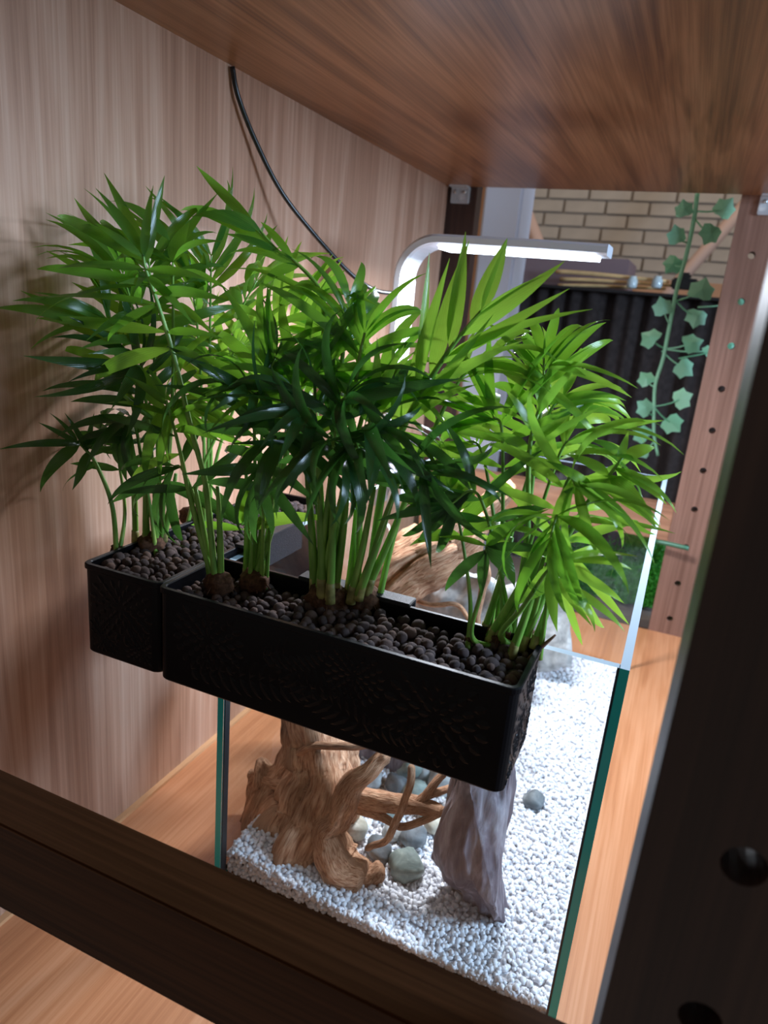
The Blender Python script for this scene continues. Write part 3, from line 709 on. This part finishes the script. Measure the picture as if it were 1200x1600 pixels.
def palm(name_label, u, v, zz=.362, roots=1.0):
    b = px(u, v, z=zz); t = tag(empty('parlor_palm', b), name_label, 'potted palm', 'young palms in the black planters')
    if roots:
        bm = bmesh.new(); bmesh.ops.create_icosphere(bm, subdivisions=3, radius=1)
        for w_ in bm.verts:
            q = w_.co.copy(); w_.co = q * (1 + .35 * noise.noise(q * 3 + b * 50)); w_.co = Vector((w_.co.x * .013, w_.co.y * .012, w_.co.z * .011)) * roots + Vector((0, 0, .006))
        bmobj('root_ball', bm, M['root'], t, True)
        for k in range(5):
            a = random.uniform(0, 6.28); d = Vector((math.cos(a), math.sin(a), 0)) * .014 * roots
            tube('root', [Vector((0, 0, .004)), d * .6 + Vector((0, 0, .007)), d * 1.1 + Vector((0, 0, .001))], [.0009, .0006, .0004], M['root'], t, 5, 6)
    return t
KEEP = random.Random(4)
def auto(palm_, tu, tv, ty, sp=.012, up=.45, **k):
    if KEEP.random() < .40: return
    b = Vector(palm_.location) + Vector((random.uniform(-sp, sp), random.uniform(-sp, sp) * .8, -.004)); e = px(tu, tv, y=ty)
    h = e.z - b.z; c1 = b + (e - b) * .30 + Vector((0, 0, .12 * max(h, .05))); c1.x = b.x + (e.x - b.x) * .2; c1.y = b.y + (e.y - b.y) * .2
    c2 = b + (e - b) * .66; c2.z = b.z + h * .66 + up * .06 + .02; 
    return frond(palm_, [b, c1, c2, e], **k)
def manual(palm_, pp, sp=.006, **k):
    b = Vector(palm_.location) + Vector((random.uniform(-sp, sp), random.uniform(-sp, sp), -.004))
    return frond(palm_, [b] + [px(u, v, y=yy) for u, v, yy in pp], **k)
def leaf_between(fr, org, b, e, wd, mk, dr, nn, sd):
    ex, ez = ENDS[dr]; r = math.hypot(ex, ez); ph = math.atan2(-ez, ex)
    D = e - b; d = D.normalized(); z_ = (nn - d * nn.dot(d)).normalized(); l = D.length / r
    X = d * math.cos(ph) + z_ * math.sin(ph); Z = z_ * math.cos(ph) - d * math.sin(ph); Y = Z.cross(X)
    o = bpy.data.objects.new('leaflet', LM[mk][dr * 2 + sd]); link(o, fr); mm = Matrix.Identity(4)
    for r_ in range(3): mm[r_][0] = X[r_] * l; mm[r_][1] = Y[r_] * wd; mm[r_][2] = Z[r_] * l; mm[r_][3] = (b - org)[r_]
    o.matrix_local = mm
def shown_frond(palm_, rachis, leaves, cv=(1, 0, 0), mk='leaf', r0=.003, base=True, dy=-.01, fc=.8):
    # a frond set out leaf by leaf: rachis (u, v, depth); leaves (u0, v0, u1, v1, width px, droop)
    q = lambda u, v: (cv[1] + u / cv[0], cv[2] + v / cv[0])
    org = Vector(palm_.location); pts = ([org + Vector((random.uniform(-.004, .004), random.uniform(-.004, .004), -.004))] if base else []) + [px(*q(u, v), y=yy) for u, v, yy in rachis]
    n = 28; cur = smooth_path(pts, n); rad = [r0 * (1 - .7 * i / (n - 1)) for i in range(n)]
    v, f = tube_data([p - org for p in cur], rad, 7); fr = meshobj('frond', v, f, M['stem'], palm_, True)
    for k, L_ in enumerate(leaves):
        u0, v0, u1, v1, wp, dr = L_[:6]; m2 = L_[6] if len(L_) > 6 else mk
        a = Vector(q(u0, v0)); 
        best = min(cur, key=lambda p: (Vector((600 + F * (RM @ (p - CAM)).x / (RM @ (p - CAM)).z, 800 + F * (RM @ (p - CAM)).y / (RM @ (p - CAM)).z)) - a).length)
        b = px(*a, y=best.y); 
        if (b - best).length < .012: b = best.copy()
        e = px(*q(u1, v1), y=best.y + dy * random.uniform(-1.5, 2.5))
        if e.x < -.143: e = px(*q(u1, v1), x=-.143)
        toc = (CAM - b).normalized(); nn = toc * fc + UP * (1.1 - fc) + Vector((random.uniform(-.3, .3), 0, random.uniform(-.1, .3)))
        leaf_between(fr, org, b, e, rpx(b, wp) * .92, m2, dr, nn, k % 2)
    return fr
random.seed(21)
P1 = palm('lone slender palm at the outer left corner, its small fan spreading over the left panel', 182, 866, roots=.4)
P2 = palm('tall palm in the front half of the left side planter', 236, 858, .364)
P3 = palm('brightly backlit palm at the far end of the left side planter', 300, 815, .364)
P4 = palm('palm at the left end of the long planter, its tall frond leaning left', 342, 922)
P5 = palm('palm second from the left end of the long planter, dark leaves', 396, 918)
P6 = palm('palm of thick pale stems in the middle of the long planter', 512, 944, roots=1.35)
P7 = palm('palm right of the middle with one large upright pale-green frond', 566, 944, roots=1.25)
P8 = palm('lone thin palm stem between the middle and right clumps', 733, 1008, roots=.3)
P9 = palm('spreading bright palm at the right end of the long planter', 778, 1004, roots=.7)
P10 = palm('palm in the right corner of the long planter, leaning outward', 826, 1010, roots=.7)
# P1
C1 = (2, 0, 200); C2 = (2, 500, 250); C7 = (1.765, 420, 700)
shown_frond(P1, [(350, 1180, -.035), (300, 1050, -.04), (262, 1000, -.045), (245, 985, -.045)],
    [(248, 995, 0, 1020, 12, 3), (240, 1000, 105, 1118, 22, 3), (265, 1015, 250, 1135, 17, 0), (245, 985, 165, 885, 9, 1), (255, 985, 115, 930, 9, 1), (290, 990, 215, 885, 10, 1), (290, 1000, 280, 890, 10, 1), (310, 1060, 195, 1128, 8, 2), (270, 985, 340, 930, 12, 2), (290, 1020, 380, 1010, 12, 2)], C1, 'leaf_dark', .0026, dy=-.008)
manual(P1, [(195, 800, -.02), (185, 720, -.02), (175, 670, -.01)], start=.6, pairs=5, L=.05, W=.007, mk='leaf_dark', face=.6)
# P4 big leaning frond
C1 = (2, 0, 200); C2 = (2, 500, 250); C7 = (1.765, 420, 700)
shown_frond(P4, [(655, 1230, -.05), (640, 1100, -.055), (600, 950, -.06), (545, 720, -.07), (490, 540, -.075), (455, 440, -.08), (448, 395, -.08)],
    [(515, 635, 105, 615, 20, 0, 'leaf_light'), (480, 548, 100, 525, 15, 1), (470, 490, 110, 460, 17, 1), (470, 500, 105, 605, 12, 2), (430, 415, 165, 295, 20, 2), (446, 395, 322, 180, 20, 0), (450, 400, 458, 175, 15, 0), (470, 430, 507, 230, 17, 0),
     (420, 410, 285, 310, 13, 2), (490, 505, 700, 560, 19, 1), (535, 690, 300, 830, 26, 2, 'leaf_light'), (455, 445, 640, 490, 17, 1), (520, 650, 700, 640, 15, 2), (460, 450, 180, 420, 16, 1), (540, 700, 720, 780, 18, 2), (500, 560, 330, 660, 16, 3), (470, 470, 620, 600, 16, 2), (560, 780, 700, 900, 16, 2)], C1, dy=-.012, fc=.85)
shown_frond(P2, [(520, 1100, .0), (540, 800, -.01), (540, 420, -.02)],
    [(540, 400, 562, 278, 26, 0), (530, 350, 365, 215, 22, 2), (540, 430, 250, 330, 14, 2), (540, 430, 690, 370, 14, 2), (540, 480, 400, 520, 16, 2), (540, 480, 700, 520, 15, 2), (540, 420, 210, 375, 9, 1), (535, 560, 380, 640, 16, 3), (540, 560, 690, 640, 16, 2)], C1)
shown_frond(P4, [(600, 1180, -.05), (560, 1000, -.055), (520, 850, -.06)],
    [(560, 960, 300, 910, 14, 1, 'leaf_dark'), (540, 900, 330, 850, 14, 1), (570, 1020, 410, 1130, 18, 2, 'leaf_light'), (530, 860, 400, 760, 14, 1), (540, 900, 700, 850, 14, 1), (550, 950, 690, 1000, 14, 2), (520, 850, 560, 740, 12, 1), (520, 850, 470, 740, 12, 1)], C1)
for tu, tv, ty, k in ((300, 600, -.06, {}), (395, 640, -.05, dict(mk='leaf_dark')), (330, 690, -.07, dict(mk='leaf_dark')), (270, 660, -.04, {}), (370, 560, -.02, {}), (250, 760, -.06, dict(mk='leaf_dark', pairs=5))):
    auto(P4, tu, tv, ty, **{**dict(pairs=7, mk='leaf', L=.075), **k})
# P2
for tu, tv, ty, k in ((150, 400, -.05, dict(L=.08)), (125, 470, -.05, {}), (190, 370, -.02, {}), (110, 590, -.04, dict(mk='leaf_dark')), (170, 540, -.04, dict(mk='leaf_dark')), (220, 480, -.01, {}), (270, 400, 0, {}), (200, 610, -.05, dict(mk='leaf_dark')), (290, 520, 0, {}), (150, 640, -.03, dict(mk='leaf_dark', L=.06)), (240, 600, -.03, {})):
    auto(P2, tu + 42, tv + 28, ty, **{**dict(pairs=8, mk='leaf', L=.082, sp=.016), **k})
# P3 (bright, behind)
for tu, tv, ty, k in ((330, 400, .05, {}), (400, 440, .09, dict(mk='leaf_light')), (430, 500, .10, dict(mk='leaf_light')), (350, 470, .06, {}), (300, 450, .04, {}), (450, 560, .11, dict(mk='leaf_light')), (380, 540, .07, dict(mk='leaf_light')), (330, 560, .05, {}), (280, 350, .04, dict(L=.09)), (470, 490, .11, dict(mk='leaf_light'))):
    auto(P3, tu, tv, ty, **{**dict(pairs=8, mk='leaf', L=.085, sp=.02), **k})
# arching frond above the middle, long leaves thrown to the upper left
shown_frond(P5, [(850, 1250, -.02), (900, 1000, -.0), (1000, 700, .01), (1010, 530, .02), (930, 425, .02), (870, 385, .02), (795, 300, .02)],
    [(795, 292, 600, 135, 17, 1), (800, 320, 610, 245, 28, 2), (870, 380, 550, 275, 20, 2), (935, 420, 720, 380, 22, 2), (870, 385, 700, 345, 14, 1), (950, 435, 800, 500, 22, 3), (1000, 480, 890, 580, 24, 3), (1005, 500, 975, 700, 22, 3), (940, 405, 800, 300, 14, 1), (1010, 500, 1080, 465, 18, 0), (1010, 520, 1200, 545, 14, 1), (1000, 600, 820, 640, 18, 2), (1000, 620, 1060, 780, 18, 2), (1000, 540, 700, 440, 16, 2)], C1)
for tu, tv, ty, k in ((390, 610, -.05, dict(mk='leaf_dark')), (430, 560, -.03, {}), (470, 640, -.05, dict(mk='leaf_dark')), (440, 690, -.06, dict(mk='leaf_dark', pairs=6)), (350, 620, -.04, dict(mk='leaf_dark')), (500, 580, -.02, {}), (410, 760, -.06, dict(mk='leaf_dark', pairs=5, L=.06))):
    auto(P5, tu, tv, ty, **{**dict(pairs=7, mk='leaf', L=.078), **k})
shown_frond(P5, [(484, 912, -.02), (440, 882, -.03), (382, 832, -.045), (372, 822, -.045)], [(758, 1255, 590, 1255, 14, 1), (760, 1255, 1040, 1250, 24, 2, 'leaf_light'), (750, 1240, 470, 1150, 22, 3, 'leaf_dark'), (755, 1240, 930, 1110, 22, 1, 'leaf_dark'), (748, 1240, 640, 1130, 18, 2, 'leaf_dark'), (750, 1235, 800, 1090, 20, 1)], C1, 'leaf', .0026, base=False)
# P6
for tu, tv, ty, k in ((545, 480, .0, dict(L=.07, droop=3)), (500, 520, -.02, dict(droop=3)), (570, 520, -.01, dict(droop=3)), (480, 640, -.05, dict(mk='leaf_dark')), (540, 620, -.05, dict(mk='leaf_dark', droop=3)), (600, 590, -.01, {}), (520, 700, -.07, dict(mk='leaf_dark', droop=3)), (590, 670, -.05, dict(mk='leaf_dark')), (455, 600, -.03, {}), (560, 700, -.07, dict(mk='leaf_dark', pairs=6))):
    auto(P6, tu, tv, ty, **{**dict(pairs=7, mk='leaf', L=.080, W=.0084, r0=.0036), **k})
# P7 : the large upright frond
shown_frond(P7, [(200, 1000, -.01), (240, 880, -.01), (300, 760, -.01), (360, 660, -.01), (430, 560, -.01), (505, 470, -.01)],
    [(255, 850, 372, 300, 24, 0), (300, 760, 360, 290, 14, 0), (352, 680, 430, 245, 27, 0), (412, 590, 487, 232, 25, 0), (470, 500, 555, 238, 22, 0), (505, 465, 610, 255, 20, 0), (495, 480, 700, 345, 11, 1), (440, 555, 780, 350, 27, 0), (395, 630, 845, 440, 20, 1), (370, 650, 790, 425, 18, 1), (330, 720, 620, 540, 20, 1), (290, 790, 560, 500, 18, 1), (270, 830, 480, 680, 18, 2), (245, 880, 250, 560, 18, 0), (230, 900, 460, 900, 24, 2)], C2, 'leaf_light', .0038, dy=-.006, fc=.95)
shown_frond(P7, [(130, 1000, -.02), (150, 850, -.02), (180, 720, -.02)],
    [(150, 780, 240, 570, 18, 0), (160, 760, 200, 560, 16, 0), (170, 740, 285, 580, 18, 0), (150, 800, 300, 680, 16, 1), (150, 820, 40, 700, 20, 2, 'leaf'), (150, 860, 20, 850, 20, 2, 'leaf_dark'), (240, 905, 400, 1020, 26, 2, 'leaf_dark'), (240, 910, 270, 1090, 24, 1, 'leaf_dark')], C2, 'leaf_light', .003)
for tu, tv, ty, k in ((690, 690, -.03, {}), (620, 720, -.05, dict(mk='leaf_dark')), (760, 560, .02, dict(mk='leaf_light', L=.07)), (730, 650, .0, {}), (600, 620, .03, {}), (670, 740, -.05, dict(mk='leaf_dark', pairs=5))):
    auto(P7, tu, tv, ty, **{**dict(pairs=7, mk='leaf', L=.080, W=.0084, r0=.0032), **k})
# P8
manual(P8, [(735, 940, -.025), (720, 830, -.02), (703, 765, -.01)], start=.62, pairs=5, L=.055, W=.014, mk='leaf', face=.7, droop=2, sp=.001)
# P9
for tu, tv, ty, k in ((810, 590, .01, {}), (850, 560, .03, dict(L=.07)), (770, 650, .0, {}), (820, 700, -.03, {}), (880, 620, .03, dict(mk='leaf_light')), (760, 740, -.03, {}), (700, 790, -.04, dict(L=.06, mk='leaf_dark')), (840, 770, -.05, dict(mk='leaf_dark')), (900, 690, .0, dict(mk='leaf_light')), (740, 840, -.06, dict(L=.06, mk='leaf_dark', W=.017, pairs=5)), (800, 640, .05, dict(mk='leaf_light')), (720, 690, .03, {})):
    auto(P9, tu, tv, ty, **{**dict(pairs=7, mk='leaf', L=.075, W=.0080), **k})
# P10
shown_frond(P10, [(700, 1300, -.02), (770, 1180, -.02), (850, 1050, -.02), (900, 990, -.02), (945, 930, -.02)],
    [(930, 965, 1125, 1088, 15, 3), (950, 940, 1052, 925, 26, 3), (935, 940, 945, 850, 16, 0), (955, 880, 850, 860, 18, 2), (900, 990, 1078, 1130, 26, 2), (880, 1010, 1050, 1165, 17, 2), (830, 1130, 1112, 1150, 14, 1, 'leaf'), (920, 965, 1070, 1090, 16, 2), (860, 1040, 700, 960, 18, 2, 'leaf'), (900, 980, 780, 900, 18, 2), (870, 1020, 760, 1060, 18, 2, 'leaf')], C2, 'leaf_light', .003)
shown_frond(P9, [(640, 1300, .0), (650, 1100, .0), (655, 900, .0), (690, 760, .01), (720, 640, .01)],
    [(700, 715, 882, 868, 15, 3), (690, 640, 812, 695, 20, 3), (730, 620, 1000, 700, 11, 3), (740, 640, 965, 757, 13, 3), (715, 800, 830, 585, 17, 0), (705, 800, 745, 625, 15, 0), (690, 900, 880, 750, 14, 0), (655, 890, 792, 815, 17, 1), (650, 640, 705, 775, 20, 1), (655, 900, 520, 830, 22, 1, 'leaf'), (650, 950, 780, 960, 16, 2), (660, 860, 590, 700, 16, 1), (700, 740, 560, 680, 14, 2)], C2, 'leaf_light', .003)
shown_frond(P10, [(640, 520, -.02), (700, 440, -.03), (760, 350, -.04), (800, 310, -.04)],
    [(805, 312, 1022, 282, 16, 1), (800, 320, 970, 445, 18, 2), (790, 330, 915, 495, 18, 3), (780, 340, 878, 500, 14, 1), (820, 380, 992, 492, 16, 2), (810, 300, 1000, 350, 14, 3), (790, 310, 720, 450, 34, 0), (780, 330, 770, 505, 22, 1)], C7, 'leaf_light', .003)
shown_frond(P9, [(560, 520, -.03), (590, 380, -.04), (600, 270, -.05)],
    [(610, 240, 700, 352, 36, 2, 'leaf_dark'), (575, 275, 566, 405, 20, 0, 'leaf_dark'), (560, 285, 500, 410, 20, 3, 'leaf_dark'), (620, 240, 790, 300, 16, 1, 'leaf_dark'), (600, 260, 690, 170, 20, 1), (590, 260, 470, 235, 12, 1), (610, 250, 760, 150, 20, 1)], C7, 'leaf', .0026)
for tu, tv, ty, k in ((930, 640, .02, dict(mk='leaf_light', droop=3)), (900, 760, -.03, dict(mk='leaf_light')), (860, 840, -.05, {}), (900, 860, -.03, dict(droop=3, mk='leaf_light')), (860, 720, .0, {}), (910, 810, .02, {}), (870, 900, .0, dict(droop=3, pairs=5, mk='leaf_light'))):
    auto(P10, tu, tv, ty, **{**dict(pairs=7, mk='leaf', L=.074, W=.0070, droop=3), **k})
# extra bare stems / sheaths that make the clumps dense
def stems(palm_, lst, r=.0042):
    for (u, v, yy, u2, v2, y2, mk) in lst:
        a = px(u, v, y=yy); b = px(u2, v2, y=y2); o = Vector(palm_.location)
        tube('stem', [a - o, a.lerp(b, .5) - o + Vector((.001, 0, 0)), b - o], [r * random.uniform(.85, 1.1), r * .8, r * .45], M['stem'], palm_, 8, 10)
        tube('sheath', [a - o - Vector((0, 0, .004)), a.lerp(b, .12) - o], [r * 1.2, r * .98], M['sheath'], palm_, 8, 5)
stems(P6, [(492, 925, -.02, 478, 720, -.03, 0), (503, 930, -.03, 498, 700, -.03, 0), (516, 935, -.03, 520, 720, -.03, 0), (523, 930, -.02, 545, 740, -.02, 0)], .0040)
stems(P7, [(548, 935, -.02, 585, 760, -.02, 0), (560, 930, -.02, 625, 740, -.01, 0), (572, 925, -.01, 650, 740, 0, 0), (545, 925, -.01, 560, 750, 0, 0)], .0038)
stems(P5, [(385, 905, -.02, 385, 740, -.03, 0), (398, 900, -.02, 420, 740, -.02, 0), (410, 890, -.01, 440, 700, 0, 0)], .0034)
stems(P4, [(332, 925, -.045, 305, 760, -.05, 0), (345, 925, -.045, 340, 760, -.05, 0)], .0034)
stems(P2, [(238, 858, -.01, 250, 740, -.01, 0), (228, 850, -.01, 225, 700, -.02, 0), (212, 845, -.01, 205, 700, -.02, 0), (255, 840, 0, 275, 740, 0, 0)], .0034)
stems(P9, [(765, 995, -.01, 830, 880, -.02, 0), (755, 990, 0, 800, 840, -.01, 0), (770, 1000, -.01, 860, 850, -.01, 0)], .0034)
stems(P10, [(800, 1020, -.02, 850, 870, -.02, 0), (815, 1010, -.01, 880, 850, -.01, 0), (835, 1005, -.01, 870, 900, 0, 0)], .0034)
tag(tube('dry_twig', [px(u, v, y=yy) for u, v, yy in ((820, 1035, -.015), (845, 1012, -.012), (868, 992, -.01))], [.0016, .0018, .0008], M['twig'], None, 6, 10), 'short dry twig poking over the right corner of the planter', 'twig')

# ------------------------------------------------------------------ aquarium lamp
lamp = tag(empty('aquarium_lamp', (-.010, .445, .364)), 'silver LED lamp curving over the tank from the left glass', 'lamp')
ly0, ly1 = -.027, .027
def ribbon(name, path, th, y0, y1, material, inner=0):
    # path: list of (x,z) centre line; th thickness list
    bm = bmesh.new(); rows = []
    for i, (x, z) in enumerate(path):
        a = path[max(0, i - 1)]; b = path[min(len(path) - 1, i + 1)]; tx, tz = b[0] - a[0], b[1] - a[1]; q = math.hypot(tx, tz); nx, nz = -tz / q, tx / q
        h = th / 2; c = min(.003, h * .8)
        prof = [(h, y0 + c), (h, y1 - c), (h - c, y1), (-h + c, y1), (-h, y1 - c), (-h, y0 + c), (-h + c, y0), (h - c, y0)]
        rows.append([bm.verts.new((x + nx * d, yy, z + nz * d)) for d, yy in prof])
    for a, b in zip(rows, rows[1:]):
        for k in range(8): bm.faces.new((a[k], a[(k + 1) % 8], b[(k + 1) % 8], b[k]))
    bm.faces.new(rows[0][::-1]); bm.faces.new(rows[-1]); bmesh.ops.recalc_face_normals(bm, faces=bm.faces)
    return bmobj(name, bm, material, lamp)
zt = .690 - .364; Rr = .052
path = [(0, -.03), (0, .05), (0, .12), (0, .20), (0, zt - Rr)] + [(Rr - Rr * math.cos(a), zt - Rr + Rr * math.sin(a)) for a in [math.pi / 2 * k / 10 for k in range(1, 11)]] + [(.10, zt), (.18, zt), (.268, zt - .001)]
path = [(x - .012, z) for x, z in path]
ribbon('lamp_arm', path, .0135, ly0, ly1, M['alu'])
ribbon('diffuser', [(.042, zt - .0085), (.1, zt - .0085), (.243, zt - .0090)], .0065, ly0 + .001, ly1 - .001, M['led'])
bm = bmesh.new(); add_box(bm, (.0065 - .012, ly0 + .003, .02), (.0078 - .012, ly1 - .003, zt - Rr), .0004); bmobj('inner_face', bm, M['lit_lamp_face'], lamp)
ribbon('inner_curve', [(x + .0 + .006 * (1 - k / 10), z - .0068 * (k / 10)) for k, (x, z) in enumerate(path[4:15])], .002, ly0 + .003, ly1 - .003, M['lit_lamp_face'])
bm = bmesh.new(); add_box(bm, (-.019, ly0 + .002, -.05), (-.0135, ly1 - .002, .002), .001); add_box(bm, (-.019, ly0 + .002, -.002), (.03, ly1 - .002, .006), .001) if False else None
add_box(bm, (.019, ly0 + .004, -.035), (.023, ly1 - .004, .004), .001); add_box(bm, (-.018, ly0 + .004, .001), (.023, ly1 - .004, .006), .001)
bmobj('clamp', bm, M['alu'], lamp)
bm = bmesh.new(); add_box(bm, (-.0042, -.006, .150), (-.0037, -.003, .170)); add_box(bm, (-.0042, .001, .150), (-.0037, .004, .170)); add_box(bm, (-.0042, -.003, .158), (-.0037, .001, .161)); bmobj('touch_icon', bm, M['cable'], lamp)

# black cable from the upper shelf to the lamp
tag(tube('power_cable', [px(363, 104, x=-.146), px(372, 150, x=-.143), px(400, 222, x=-.138), px(440, 300, x=-.125), px(490, 365, x=-.10), px(545, 425, x=-.065), px(585, 453, x=-.04), px(622, 459, x=-.02)], .0028, M['cable'], None, 8, 60), 'black power cable hanging down the left panel to the lamp', 'cable')
tag(tube('green_tube', [px(1025, 846, y=.93), px(1050, 851, y=.925), px(1076, 857, y=.92)], .0045, M['green_tube'], None, 10, 8), 'short dark green tube in front of the rear right post', 'tube')

# ------------------------------------------------------------------ ivy
iv = tag(empty('ivy_vine', px(1088, 300, y=1.03)), 'trailing artificial ivy vine hanging behind the shelf beside the right post', 'ivy'); io = Vector(iv.location)
stempx = [(1090, 300), (1084, 345), (1072, 400), (1058, 450), (1048, 500), (1036, 560), (1024, 600), (1022, 640), (1022, 680), (1028, 712)]
tube('vine_stem', [px(u, v, y=1.03) - io for u, v in stempx], [.0042, .004, .004, .0035, .003], M['ivy'], iv, 7, 50)
def ivy_leaf(u, v, s, ang, yy, su, sv):
    c = px(u, v, y=yy) - io; outline = [(0, -.65), (.42, -.72), (.85, -.52), (.82, -.05), (.88, .42), (.45, .55), (0, 1.05), (-.45, .55), (-.88, .42), (-.82, -.05), (-.85, -.52), (-.42, -.72)]
    toc = (CAM - (c + io)).normalized(); nrm = (toc + Vector((random.uniform(-.5, .5), 0, random.uniform(-.1, .6)))).normalized()
    rx = nrm.cross(UP).normalized() * -1; ry = nrm.cross(rx).normalized(); ry = -ry if ry.z < 0 else ry
    ca, sa = math.cos(ang), math.sin(ang); vs = [c + nrm * .004]
    for (a, b) in outline:
        x_, y_ = a * ca - b * sa, a * sa + b * ca; vs.append(c + (rx * x_ + ry * y_) * s * 1.0 - nrm * (.35 * s * (a * a) * .6))
    fs = [(0, 1 + k, 1 + (k + 1) % 12) for k in range(12)]
    o = meshobj('ivy_leaf', vs, fs, M['ivy'], iv, False)
    p = px(su, sv, y=1.03) - io
    tube('petiole', [p, p.lerp(c, .5) + Vector((0, 0, -.003)), c], .0017, M['ivy'], iv, 5, 6)
random.seed(3)
for (u, v, r, a, su, sv) in ((1069, 327, 15, .3, 1086, 330), (1132, 326, 18, -.5, 1088, 330), (1110, 365, 18, 2.8, 1086, 342), (1058, 368, 17, .4, 1076, 380), (1052, 413, 17, 2.6, 1068, 415),
                           (1096, 453, 21, -.2, 1056, 470), (1088, 496, 18, 3.0, 1056, 470), (1036, 480, 17, .4, 1047, 508), (1016, 528, 18, 1.2, 1040, 545), (1081, 536, 18, -1.2, 1036, 545), (1069, 575, 18, -2.2, 1034, 548),
                           (1010, 592, 15, .8, 1023, 605), (1065, 623, 18, -1.0, 1023, 635), (1008, 637, 16, 1.0, 1022, 650), (1050, 662, 18, -2.2, 1023, 637), (1003, 678, 16, 1.2, 1022, 678), (1006, 705, 12, 1.4, 1022, 690), (1108, 549, 12, -1, 1036, 545), (1157, 470, 16, 0, 1090, 480), (1142, 540, 16, .8, 1060, 560)):
    ivy_leaf(u, v, rpx(px(u, v, y=1.03), r), a, 1.03 + random.uniform(-.02, .015), su, sv)
# bright foliage behind the lower opening
def bush(x0, x1, y0, y1, h, n, label, z0=0):
    vs, fs = [], []
    for k in range(n):
        x, y = random.uniform(x0, x1), random.uniform(y0, y1); hh = h * random.uniform(.3, 1); z = z0 + random.uniform(0, hh)
        d = Vector((random.uniform(-1, 1), random.uniform(-1, 1), random.uniform(.2, 1.4))).normalized(); s = d.cross(Vector((random.uniform(-1, 1), random.uniform(-1, 1), .3))).normalized(); l = random.uniform(.008, .018); w_ = .0022
        p = Vector((x, y, z)); o = len(vs); vs += [p, p + d * l * .5 + s * w_, p + d * l, p + d * l * .5 - s * w_]; fs.append((o, o + 1, o + 2, o + 3))
    return tag(meshobj('grass_bush', vs, fs, M['bush']), label, 'artificial plant')
bush(.31, .40, 1.04, 1.10, .17, 9000, 'bright green artificial grass plant behind the right rear post foot', .01)
bush(.17, .30, 1.06, 1.14, .13, 5000, 'bright green artificial grass plant seen through the tank back glass', .0)
tag(box('plant_ledge', (-.15, 1.0, -.02), (.6, 1.22, .0), M['room'], bev=.002), 'dark ledge under the artificial grass plants', 'ledge')
